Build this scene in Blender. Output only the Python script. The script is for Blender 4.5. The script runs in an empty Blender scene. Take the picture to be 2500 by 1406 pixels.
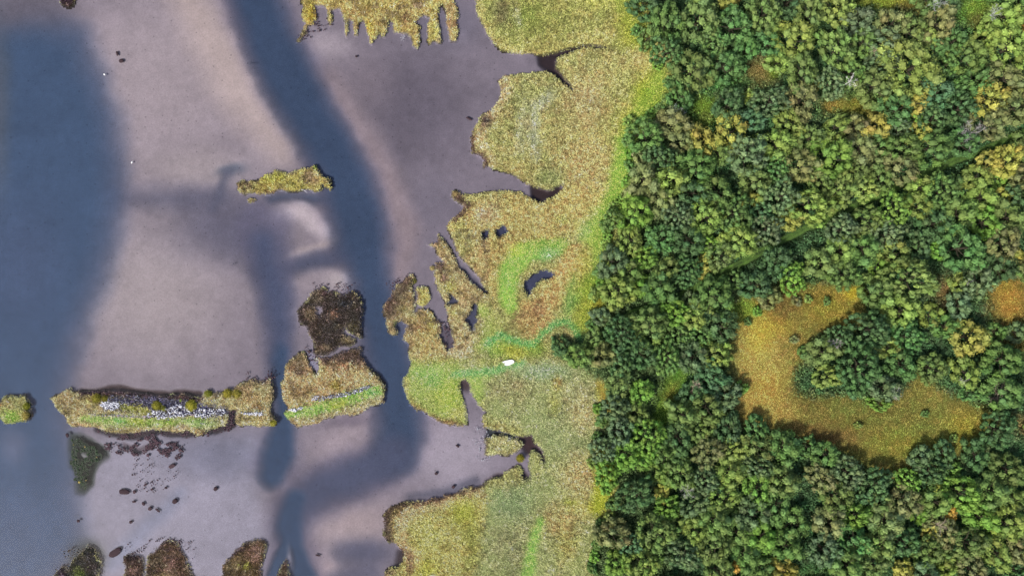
import bpy, bmesh, math, random
import numpy as np
from mathutils import Vector

# ------------------------------------------------------------------ camera, sky, sun, exposure
SC = bpy.context.scene
COL = SC.collection
PPM = 7.5                      # photograph pixels per metre at water level
CAM_H = 260.0
def wx(px): return (np.asarray(px, float) - 1250.0) / PPM
def wy(py): return (703.0 - np.asarray(py, float)) / PPM

cam_data = bpy.data.cameras.new("camera")
cam_data.sensor_width = 36.0
cam_data.lens = 36.0 * CAM_H / (2500.0 / PPM)
cam_data.clip_start = 1.0
cam_data.clip_end = 6000.0
cam = bpy.data.objects.new("camera", cam_data)
cam.location = (0, 0, CAM_H)
COL.objects.link(cam)
SC.camera = cam

SUN_EL, SUN_AZ = math.radians(50.0), math.radians(229.0)   # sun low left of the picture
SUN_DIR = Vector((math.sin(SUN_AZ) * math.cos(SUN_EL), math.cos(SUN_AZ) * math.cos(SUN_EL), math.sin(SUN_EL)))
world = bpy.data.worlds.new("World")
SC.world = world
world.use_nodes = True
wn = world.node_tree
wn.nodes.clear()
sky = wn.nodes.new("ShaderNodeTexSky")
sky.sky_type = 'NISHITA'
sky.sun_disc = False
sky.sun_elevation = SUN_EL
sky.sun_rotation = SUN_AZ
sky.air_density = 1.0
sky.dust_density = 3.0
bg = wn.nodes.new("ShaderNodeBackground")
bg.inputs["Strength"].default_value = 0.12
wo = wn.nodes.new("ShaderNodeOutputWorld")
wn.links.new(sky.outputs[0], bg.inputs[0])
wn.links.new(bg.outputs[0], wo.inputs[0])
sun_data = bpy.data.lights.new("sun", 'SUN')
sun_data.energy = 2.9
sun_data.angle = math.radians(3.0)
sun_data.color = (1.0, 0.95, 0.87)
sun = bpy.data.objects.new("sun", sun_data)
sun.rotation_euler = SUN_DIR.to_track_quat('Z', 'Y').to_euler()
sun.location = (-300, -260, 470)
COL.objects.link(sun)
SC.view_settings.view_transform = 'Standard'
SC.view_settings.look = 'None'
SC.view_settings.exposure = 0.60
SC.view_settings.gamma = 1.0
SC.view_settings.use_curve_mapping = False
SC.cycles.max_bounces = 6
SC.cycles.diffuse_bounces = 2
SC.cycles.transparent_max_bounces = 8

K_BED, K_VEG, K_SOIL, K_TREE = .68, 1.28, 0.58, 1.40

rng = np.random.default_rng(11)
random.seed(5)

# ------------------------------------------------------------------ helpers
def lin(c):
    c = np.asarray(c, float) / 255.0
    return np.where(c <= 0.04045, c / 12.92, ((c + 0.055) / 1.055) ** 2.4)

def leaf_lin(c):
    return lin(np.clip(c, 0, 255)) ** np.array((.98, .97, .90))

def _hash(ix, iy, seed):
    with np.errstate(over='ignore'):
        h = (ix.astype(np.int64).astype(np.uint32) * np.uint32(0x9E3779B1)) ^ (iy.astype(np.int64).astype(np.uint32) * np.uint32(0x85EBCA77)) ^ np.uint32((seed * 0xC2B2AE3D) & 0xffffffff)
        h ^= h >> np.uint32(16); h *= np.uint32(0x7feb352d); h ^= h >> np.uint32(15); h *= np.uint32(0x846ca68b); h ^= h >> np.uint32(16)
    return (h & np.uint32(0xffff)) / 65535.0

def vnoise(x, y, seed=0):
    x0 = np.floor(x); y0 = np.floor(y)
    fx = x - x0; fy = y - y0
    fx = fx * fx * (3 - 2 * fx); fy = fy * fy * (3 - 2 * fy)
    a = _hash(x0, y0, seed); b = _hash(x0 + 1, y0, seed)
    c = _hash(x0, y0 + 1, seed); d = _hash(x0 + 1, y0 + 1, seed)
    return (a * (1 - fx) + b * fx) * (1 - fy) + (c * (1 - fx) + d * fx) * fy

def fbm(x, y, seed=0, octs=3):
    v = 0; a = 0.5; t = 0
    for o in range(octs):
        v = v + a * vnoise(x * 2 ** o, y * 2 ** o, seed + 17 * o); t += a; a *= 0.5
    return v / t * 2 - 1

def sdf(px, py, poly):
    """signed distance in photograph pixels, positive inside"""
    P = np.asarray(poly, float)
    d2 = np.full(px.shape, 1e18); inside = np.zeros(px.shape, bool)
    n = len(P)
    for i in range(n):
        ax, ay = P[i]; bx, by = P[(i + 1) % n]
        ex, ey = bx - ax, by - ay
        L = ex * ex + ey * ey + 1e-12
        t = np.clip(((px - ax) * ex + (py - ay) * ey) / L, 0, 1)
        qx = px - ax - t * ex; qy = py - ay - t * ey
        np.minimum(d2, qx * qx + qy * qy, out=d2)
        if ay != by:
            cond = ((ay > py) != (by > py)) & (px < ex * (py - ay) / (by - ay) + ax)
            inside ^= cond
    d = np.sqrt(d2)
    return np.where(inside, d, -d)

def sdf_far(px, py, poly, pad=60):
    P = np.asarray(poly, float)
    out = np.full(px.shape, -float(pad))
    m = (px > P[:, 0].min() - pad) & (px < P[:, 0].max() + pad) & (py > P[:, 1].min() - pad) & (py < P[:, 1].max() + pad)
    if m.any():
        out[m] = np.maximum(sdf(px[m], py[m], poly), -pad)
    return out

def line_dist(px, py, pts):
    """distance minus interpolated half width along a polyline of (x, y, hw)"""
    best = np.full(px.shape, 1e9)
    for (a, b) in zip(pts[:-1], pts[1:]):
        ex, ey = b[0] - a[0], b[1] - a[1]
        t = np.clip(((px - a[0]) * ex + (py - a[1]) * ey) / (ex * ex + ey * ey + 1e-9), 0, 1)
        d = np.hypot(px - a[0] - t * ex, py - a[1] - t * ey) - (a[2] + (b[2] - a[2]) * t)
        np.minimum(best, d, out=best)
    return best

def sstep(a, b, x):
    t = np.clip((x - a) / (b - a), 0, 1)
    return t * t * (3 - 2 * t)

def paint(px, py, base, layers, warp=0.0, wl=40.0, seed=3):
    """material map: which earth / plant grows where (sRGB in, sRGB out)"""
    if warp:
        wxx = px + warp * fbm(px / wl, py / wl, seed, 3)
        wyy = py + warp * fbm(px / wl, py / wl, seed + 50, 3)
    else:
        wxx, wyy = px, py
    C = np.empty(px.shape + (3,)); C[:] = base
    for L in layers:
        k = L[0]
        if k == 'b':       # blob x y rx ry rot colour strength
            _, x, y, rx, ry, rot, col, s = L
            R = 2.2 * max(rx, ry)
            m = (abs(wxx - x) < R) & (abs(wyy - y) < R)
            if not m.any(): continue
            c_, s_ = math.cos(math.radians(rot)), math.sin(math.radians(rot))
            dx, dy = wxx[m] - x, wyy[m] - y
            u = (dx * c_ + dy * s_) / rx; v = (-dx * s_ + dy * c_) / ry
            w = s * np.exp(-(u * u + v * v) ** 1.3)
        elif k == 'l':     # polyline pts colour soft strength
            _, pts, col, soft, s = L
            xs = [p[0] for p in pts]; ys = [p[1] for p in pts]; R = soft + max(p[2] for p in pts)
            m = (wxx > min(xs) - R) & (wxx < max(xs) + R) & (wyy > min(ys) - R) & (wyy < max(ys) + R)
            if not m.any(): continue
            w = s * (1 - sstep(-soft * .6, soft, line_dist(wxx[m], wyy[m], pts)))
        else:              # polygon pts colour soft strength
            _, pts, col, soft, s = L
            xs = [p[0] for p in pts]; ys = [p[1] for p in pts]
            m = (wxx > min(xs) - soft) & (wxx < max(xs) + soft) & (wyy > min(ys) - soft) & (wyy < max(ys) + soft)
            if not m.any(): continue
            w = s * sstep(-soft, soft, sdf(wxx[m], wyy[m], pts))
        C[m] += (np.asarray(col, float) - C[m]) * w[:, None]
    return C

def mesh_np(name, verts, faces_list, cols=None, mats=(), smooth=False):
    """faces_list: list of int arrays (n,k)"""
    me = bpy.data.meshes.new(name)
    verts = np.ascontiguousarray(verts, dtype=np.float32)
    me.vertices.add(len(verts)); me.vertices.foreach_set("co", verts.ravel())
    loops = np.concatenate([f.ravel() for f in faces_list]).astype(np.int32)
    tot = np.concatenate([np.full(len(f), f.shape[1], np.int32) for f in faces_list])
    st = np.concatenate([[0], np.cumsum(tot)[:-1]]).astype(np.int32)
    me.loops.add(len(loops)); me.loops.foreach_set("vertex_index", loops)
    me.polygons.add(len(tot)); me.polygons.foreach_set("loop_start", st)
    me.polygons.foreach_set("loop_total", tot)
    if smooth: me.polygons.foreach_set("use_smooth", np.ones(len(tot), bool))
    if cols is not None:
        a = me.attributes.new("Col", 'FLOAT_COLOR', 'POINT')
        c4 = np.ones((len(verts), 4), np.float32); c4[:, :3] = cols
        a.data.foreach_set("color", c4.ravel())
    for m in mats: me.materials.append(m)
    me.update(calc_edges=True)
    return me

def link(name, me, parent=None, loc=None):
    o = bpy.data.objects.new(name, me)
    COL.objects.link(o)
    if parent is not None: o.parent = parent
    if loc is not None: o.location = loc
    return o

def tag(o, label=None, cat=None, group=None, kind=None):
    if label: o["label"] = label
    if cat: o["category"] = cat
    if group: o["group"] = group
    if kind: o["kind"] = kind
    return o

class Bag:
    """collects vertices, faces and colours of ONE mesh"""
    def __init__(s): s.v = []; s.f3 = []; s.f4 = []; s.c = []; s.n = 0
    def add(s, v, f, c):
        v = np.asarray(v, float); f = np.asarray(f, int)
        s.v.append(v); (s.f3 if f.shape[1] == 3 else s.f4).append(f + s.n)
        c = np.asarray(c, float)
        s.c.append(np.broadcast_to(c, (len(v), 3)) if c.ndim == 1 else c)
        s.n += len(v)
    def mesh(s, name, mats, smooth=False):
        fl = []
        if s.f3: fl.append(np.concatenate(s.f3))
        if s.f4: fl.append(np.concatenate(s.f4))
        return mesh_np(name, np.concatenate(s.v), fl, np.concatenate(s.c), mats, smooth)

def tube(bag, pts, rad, col, n=6):
    pts = np.asarray(pts, float); m = len(pts)
    V = []
    for i in range(m):
        t = pts[min(i + 1, m - 1)] - pts[max(i - 1, 0)]
        t = t / (np.linalg.norm(t) + 1e-9)
        a = np.cross(t, [0.3, 0.2, 1.0] if abs(t[2]) < .9 else [1, 0, 0]); a /= np.linalg.norm(a) + 1e-9
        b = np.cross(t, a)
        for k in range(n):
            an = 2 * math.pi * k / n
            V.append(pts[i] + rad[i] * (math.cos(an) * a + math.sin(an) * b))
    F = []
    for i in range(m - 1):
        for k in range(n):
            F.append((i * n + k, i * n + (k + 1) % n, (i + 1) * n + (k + 1) % n, (i + 1) * n + k))
    bag.add(V, F, col)
    c0, c1 = pts[0], pts[-1]
    bag.add(np.vstack([V[:n], [c0]]), [(k, n, (k + 1) % n) for k in range(n)], col)
    bag.add(np.vstack([V[-n:], [c1]]), [((k + 1) % n, n, k) for k in range(n)], col)

_ICO = {}
def ico(level):
    if level not in _ICO:
        bm = bmesh.new(); bmesh.ops.create_icosphere(bm, subdivisions=level, radius=1.0)
        bm.verts.ensure_lookup_table()
        _ICO[level] = (np.array([v.co[:] for v in bm.verts]), np.array([[v.index for v in f.verts] for f in bm.faces]))
        bm.free()
    return _ICO[level]

# ------------------------------------------------------------------ materials
def new_mat(name):
    m = bpy.data.materials.new(name); m.use_nodes = True
    nt = m.node_tree; nt.nodes.clear()
    out = nt.nodes.new("ShaderNodeOutputMaterial")
    return m, nt, out

def mat_attr(name, rough=0.9, noise=0.25, scale=3.0, spec=0.15, bump=0.0, objcol=False, transl=0.0):
    m, nt, out = new_mat(name)
    at = nt.nodes.new("ShaderNodeAttribute"); at.attribute_name = "Col"
    col = at.outputs["Color"]
    if objcol:
        oi = nt.nodes.new("ShaderNodeObjectInfo")
        mx = nt.nodes.new("ShaderNodeMix"); mx.data_type = 'RGBA'; mx.blend_type = 'MULTIPLY'; mx.inputs[0].default_value = 1
        nt.links.new(col, mx.inputs[6]); nt.links.new(oi.outputs["Color"], mx.inputs[7]); col = mx.outputs[2]
    geo = nt.nodes.new("ShaderNodeNewGeometry")
    if noise:
        nz = nt.nodes.new("ShaderNodeTexNoise"); nz.inputs["Scale"].default_value = scale; nz.inputs["Detail"].default_value = 4
        nt.links.new(geo.outputs["Position"], nz.inputs["Vector"])
        mr = nt.nodes.new("ShaderNodeMapRange")
        mr.inputs[1].default_value = .3; mr.inputs[2].default_value = .7
        mr.inputs[3].default_value = 1 - noise; mr.inputs[4].default_value = 1 + noise
        nt.links.new(nz.outputs["Fac"], mr.inputs[0])
        vm = nt.nodes.new("ShaderNodeVectorMath"); vm.operation = 'SCALE'
        nt.links.new(col, vm.inputs[0]); nt.links.new(mr.outputs[0], vm.inputs["Scale"]); col = vm.outputs[0]
    p = nt.nodes.new("ShaderNodeBsdfPrincipled")
    p.inputs["Roughness"].default_value = rough
    p.inputs["Specular IOR Level"].default_value = spec
    nt.links.new(col, p.inputs["Base Color"])
    if bump and noise:
        b = nt.nodes.new("ShaderNodeBump"); b.inputs["Strength"].default_value = bump; b.inputs["Distance"].default_value = .1
        nt.links.new(nz.outputs["Fac"], b.inputs["Height"]); nt.links.new(b.outputs[0], p.inputs["Normal"])
    sh = p.outputs[0]
    if transl:
        tr = nt.nodes.new("ShaderNodeBsdfTranslucent"); nt.links.new(col, tr.inputs[0])
        ms = nt.nodes.new("ShaderNodeMixShader"); ms.inputs[0].default_value = transl
        nt.links.new(sh, ms.inputs[1]); nt.links.new(tr.outputs[0], ms.inputs[2]); sh = ms.outputs[0]
    nt.links.new(sh, out.inputs[0])
    return m

M_SOIL = mat_attr("soil", .95, .30, 2.2, .1, .6)
M_GRASS = mat_attr("grass_blades", .8, 0, 1, .15, 0, False, .18)
M_LEAF = mat_attr("leaves", .8, 0, 1, .12, 0, True, .06)
M_BARK = mat_attr("bark", .9, .3, 6, .1, .4)
M_STONE = mat_attr("stone", .85, .25, 5, .2, .3)
M_PEAT = mat_attr("peat", .9, .35, 5, .15, .5)
M_PAINT = mat_attr("boat_paint", .35, .04, 2, .4)

# lake bed: sand and silt with fine mottling and dark specks
def mat_bed():
    m, nt, out = new_mat("lake_bed_sand")
    at = nt.nodes.new("ShaderNodeAttribute"); at.attribute_name = "Col"
    geo = nt.nodes.new("ShaderNodeNewGeometry")
    col = at.outputs["Color"]
    def mul(fac):
        nonlocal col
        vm = nt.nodes.new("ShaderNodeVectorMath"); vm.operation = 'SCALE'
        nt.links.new(col, vm.inputs[0]); nt.links.new(fac, vm.inputs["Scale"]); col = vm.outputs[0]
    for sc, amp, det in ((0.05, .06, 5), (.5, .05, 4), (2.6, .12, 6)):
        nz = nt.nodes.new("ShaderNodeTexNoise"); nz.inputs["Scale"].default_value = sc; nz.inputs["Detail"].default_value = det
        nt.links.new(geo.outputs["Position"], nz.inputs["Vector"])
        mr = nt.nodes.new("ShaderNodeMapRange"); mr.inputs[1].default_value = .3; mr.inputs[2].default_value = .7
        mr.inputs[3].default_value = 1 - amp; mr.inputs[4].default_value = 1 + amp
        nt.links.new(nz.outputs["Fac"], mr.inputs[0]); mul(mr.outputs[0])
    # small dark specks of weed scattered on the sand
    vo = nt.nodes.new("ShaderNodeTexVoronoi"); vo.voronoi_dimensions = "2D"; vo.inputs["Scale"].default_value = .36; vo.inputs["Randomness"].default_value = 1
    nt.links.new(geo.outputs["Position"], vo.inputs["Vector"])
    sep = nt.nodes.new("ShaderNodeSeparateColor"); nt.links.new(vo.outputs["Color"], sep.inputs[0])
    rad = nt.nodes.new("ShaderNodeMapRange")            # speck radius differs per cell, many cells have none
    rad.inputs[1].default_value = .55; rad.inputs[2].default_value = 1.0; rad.inputs[3].default_value = 0.0; rad.inputs[4].default_value = .10
    nt.links.new(sep.outputs[0], rad.inputs[0])
    lt = nt.nodes.new("ShaderNodeMath"); lt.operation = 'LESS_THAN'
    nt.links.new(vo.outputs["Distance"], lt.inputs[0]); nt.links.new(rad.outputs[0], lt.inputs[1])
    mm = nt.nodes.new("ShaderNodeMath"); mm.operation = 'MULTIPLY_ADD'; mm.inputs[1].default_value = -.33; mm.inputs[2].default_value = 1
    nt.links.new(lt.outputs[0], mm.inputs[0]); mul(mm.outputs[0])
    p = nt.nodes.new("ShaderNodeBsdfPrincipled"); p.inputs["Roughness"].default_value = .95; p.inputs["Specular IOR Level"].default_value = .05
    nt.links.new(col, p.inputs["Base Color"]); nt.links.new(p.outputs[0], out.inputs[0])
    return m
M_BED = mat_bed()

def mat_water():
    m, nt, out = new_mat("clear_water")
    tr = nt.nodes.new("ShaderNodeBsdfTransparent"); tr.inputs[0].default_value = (.93, .965, .985, 1)
    gl = nt.nodes.new("ShaderNodeBsdfGlossy"); gl.inputs["Roughness"].default_value = .02
    fr = nt.nodes.new("ShaderNodeFresnel"); fr.inputs["IOR"].default_value = 1.33
    ms = nt.nodes.new("ShaderNodeMixShader")
    nt.links.new(fr.outputs[0], ms.inputs[0]); nt.links.new(tr.outputs[0], ms.inputs[1]); nt.links.new(gl.outputs[0], ms.inputs[2])
    nt.links.new(ms.outputs[0], out.inputs[0])
    return m
M_WATER = mat_water()

# ------------------------------------------------------------------ shorelines, photograph pixels
def P(s):
    a = [float(t) for t in s.replace(';', ' ').replace(',', ' ').split()]
    return [(a[i], a[i + 1]) for i in range(0, len(a), 2)]

MAIN = P("""1150,-9000 1150,-60 1163,0 1162,26 1171,46 1186,77 1201,100 1224,125 1263,131 1299,132 1319,136 1360,127 1396,116 1434,110
1470,113 1488,118 1460,119 1422,117 1388,132 1361,142 1356,164 1372,184 1388,202 1401,218 1397,223 1382,210 1365,195 1345,179 1329,177
1294,179 1263,182 1230,187 1217,200 1222,218 1223,235 1212,253 1199,271 1176,279 1166,300 1155,317 1149,343 1150,373 1173,381 1183,391
1180,411 1196,406 1224,419 1249,424 1272,440 1296,452 1316,460 1336,464 1362,458 1377,450 1370,463 1354,481 1339,486 1321,495 1306,490
1285,481 1270,470 1239,466 1203,468 1168,472 1147,478 1124,475 1112,465 1102,473 1106,486 1121,496 1134,501 1127,514 1121,524 1101,537
1091,552 1096,565 1106,588 1114,609 1124,626 1137,642 1155,657 1168,673 1173,688 1185,704 1193,709 1192,717 1183,716 1175,711 1162,700
1150,692 1140,677 1134,664 1124,660 1111,634 1098,609 1088,588 1075,580 1066,568 1070,588 1060,596 1045,597 1063,606 1068,621 1079,634
1086,644 1066,642 1061,662 1062,692 1073,712 1082,730 1089,740 1084,746 1092,754 1094,767 1095,786 1100,802 1106,820 1110,839 1103,853
1092,860 1087,845 1078,831 1070,823 1075,810 1073,791 1062,776 1054,762 1044,756 1031,751 1010,765 1015,746 1009,720 1006,703 1006,682
1014,679 1002,669 991,679 986,688 970,692 961,711 953,730 935,746 934,762 941,778 942,796 950,812 958,818 969,815 970,808 966,799
970,788 977,778 990,791 996,794 990,804 985,820 985,828 990,836 998,842 996,852 999,874 1003,880 1003,890 996,907 986,926 985,949
993,973 1001,989 1017,1002 1036,1003 1047,1014 1073,1029 1093,1037 1124,1039 1142,1037 1140,1014 1134,983 1126,955 1121,942 1126,929
1137,927 1147,939 1152,962 1167,988 1178,1000 1192,1004 1180,1012 1176,1030 1183,1042 1203,1049 1229,1055 1267,1067 1283,1067 1300,1062
1303,1083 1318,1090 1326,1111 1331,1129 1324,1129 1316,1103 1298,1098 1293,1108 1289,1136 1295,1162 1290,1171 1277,1170 1275,1149
1267,1136 1252,1142 1231,1154 1226,1165 1201,1167 1185,1177 1173,1187 1143,1189 1112,1202 1076,1214 1035,1223 999,1225 969,1233 948,1238
939,1258 940,1282 935,1307 946,1322 964,1325 981,1346 984,1369 969,1386 951,1386 940,1399 940,1420 900,1500 900,9000 20000,9000 20000,-9000""")
HOLES = [P("1176,570 1193,562 1191,575 1183,585"), P("1212,570 1229,552 1237,565 1216,578"),
  P("1283,708 1285,688 1306,670 1331,660 1349,670 1342,678 1321,680 1306,693 1298,708 1290,718"),
  P("1156,743 1162,743 1164,760 1158,775 1162,783 1154,788 1154,802 1149,800 1146,788 1138,781 1145,775 1154,759"),
  P("1098,717 1105,727 1114,736 1105,741 1092,744 1103,733")]
ISLETS = [
 ("northern", P("""733,-40 735,5 743,15 738,26 739,46 745,59 743,72 735,84 720,102 730,100 748,84 753,64 763,64 772,46 771,26 766,13 794,13 799,26
  800,46 804,64 811,54 809,28 830,20 838,38 843,56 840,82 845,90 850,77 848,51 861,49 863,72 866,87 872,87 873,61 881,49 891,56 894,74 900,87
  902,105 907,108 917,95 927,77 931,90 940,90 944,69 948,49 958,54 962,77 978,82 994,82 1004,95 1009,113 1019,118 1024,108 1023,64 1012,56
  1027,41 1035,36 1050,46 1042,67 1042,90 1050,110 1060,100 1071,108 1077,102 1073,74 1068,46 1071,13 1081,9 1087,26 1091,61 1096,84 1101,102
  1114,102 1119,79 1114,56 1118,26 1109,5 1106,-40"""), "ragged golden grass islet with fingers at the top edge"),
 ("middle", P("""577,450 592,442 608,445 631,440 648,429 674,417 689,419 700,427 720,418 746,411 769,404 779,419 782,429 805,437 811,458 807,464
  789,452 782,452 783,465 771,468 746,463 718,468 684,465 659,475 631,475 618,470 590,475 579,465"""), "small yellow-green grass islet alone in the shallows beside the blue channel"),
 ("left", P("""-30,985 -2,980 10,967 29,966 45,966 59,966 69,980 74,990 64,998 74,1002 75,1014 67,1018 70,1023 61,1031 45,1031 27,1036 10,1034 -2,1018 -28,1016"""),
  "little rounded green islet at the left edge of the photo"),
 ("long", P("""122,974 139,962 154,956 170,948 179,954 192,958 224,956 272,954 320,958 360,964 384,970 416,965 445,963 472,970 493,971 496,960
  507,957 520,963 530,956 544,960 554,952 568,952 592,934 616,926 632,931 645,930 659,923 664,941 669,957 667,976 659,992 661,1013 674,1026
  669,1037 654,1042 632,1040 610,1037 589,1040 574,1037 571,1030 576,1013 582,1003 568,1001 556,1003 560,1016 557,1034 536,1045 504,1051 496,1061
  482,1064 469,1058 453,1050 434,1058 408,1053 376,1048 360,1049 330,1058 288,1058 256,1054 229,1044 208,1042 176,1041 163,1031 154,1012 141,1002 128,983"""),
  "long narrow causeway islet with white stones along its back"),
 ("stub", P("""686,936 694,925 694,901 700,886 713,874 732,859 745,861 751,875 756,890 764,904 772,920 778,904 778,883 768,878 782,874 809,872
  836,858 868,851 882,848 881,869 894,886 908,909 924,920 935,936 939,955 935,984 922,989 900,994 884,1006 866,1013 830,1013 804,1019 772,1035
  727,1042 713,1035 697,1021 692,1008 703,1000 692,979 687,965"""), "squat causeway islet of tan reeds and a green strip with a stone line"),
 ("weedy", P("""766,712 788,699 796,706 798,715 812,710 822,718 844,722 850,715 862,710 870,715 884,738 884,760 882,808 882,824 868,821 852,813
  842,800 838,812 850,822 865,829 868,838 852,845 826,846 817,858 796,866 772,870 767,864 770,848 764,834 756,818 750,803 737,792 726,781
  726,760 740,742 754,728"""), "dark brown weedy islet above the squat causeway islet"),
 ("pale_patch", P("1017,701 1031,699 1042,701 1046,714 1051,730 1044,741 1038,747 1025,748 1017,741 1017,722"), "small golden islet in the mouth of the marsh creek"),
 ("reed", P("1185,1072 1188,1090 1183,1113 1216,1108 1236,1113 1262,1103 1280,1085 1265,1075 1236,1065 1206,1062"), "blocky reed islet in the lower bay, ringed by dark water"),
 ("bushy", P("120,1430 133,1404 148,1381 164,1389 174,1369 195,1351 212,1330 230,1340 238,1353 246,1379 241,1408 241,1430"), "murky green weed islet at the bottom edge, leftmost one"),
 ("stripy_small", P("300,1361 323,1352 346,1358 351,1379 353,1430 307,1430 305,1386"), "narrow brown islet touching the bottom edge left of the striped one"),
 ("stripy", P("358,1379 361,1358 384,1338 399,1325 420,1317 435,1325 448,1353 461,1379 471,1410 471,1430 356,1430"), "brown islet with wavy dark stripes at the bottom edge"),
 ("round", P("543,1430 543,1406 543,1379 558,1363 581,1338 607,1322 637,1316 646,1322 651,1333 646,1351 638,1374 636,1392 640,1430"), "rounded brown islet with a mossy middle at the bottom edge"),
 ("sliver", P("672,1430 674,1406 687,1381 696,1366 702,1371 704,1394 710,1430"), "thin pointed brown islet at the bottom between two channels"),
 ("dot", P("602,491 606,486 613,484 625,490 618,495 610,497"), "tiny tussock islet just below the lone yellow-green islet"),
 ("corner", P("140,-30 142,0 148,10 157,14 165,18 172,16 180,8 183,-5 183,-30"), "dark peat scrap at the top edge near the left corner"),
]
WEEDY = P("766,712 788,699 796,706 798,715 812,710 822,718 844,722 850,715 862,710 870,715 884,738 884,760 882,808 882,824 868,821 852,813 842,800 838,812 850,822 865,829 868,838 852,845 826,846 817,858 796,866 772,870 767,864 770,848 764,834 756,818 750,803 737,792 726,781 726,760 740,742 754,728")
WEEDY_HOLE = P("772,750 787,750 783,776 775,771")

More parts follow.
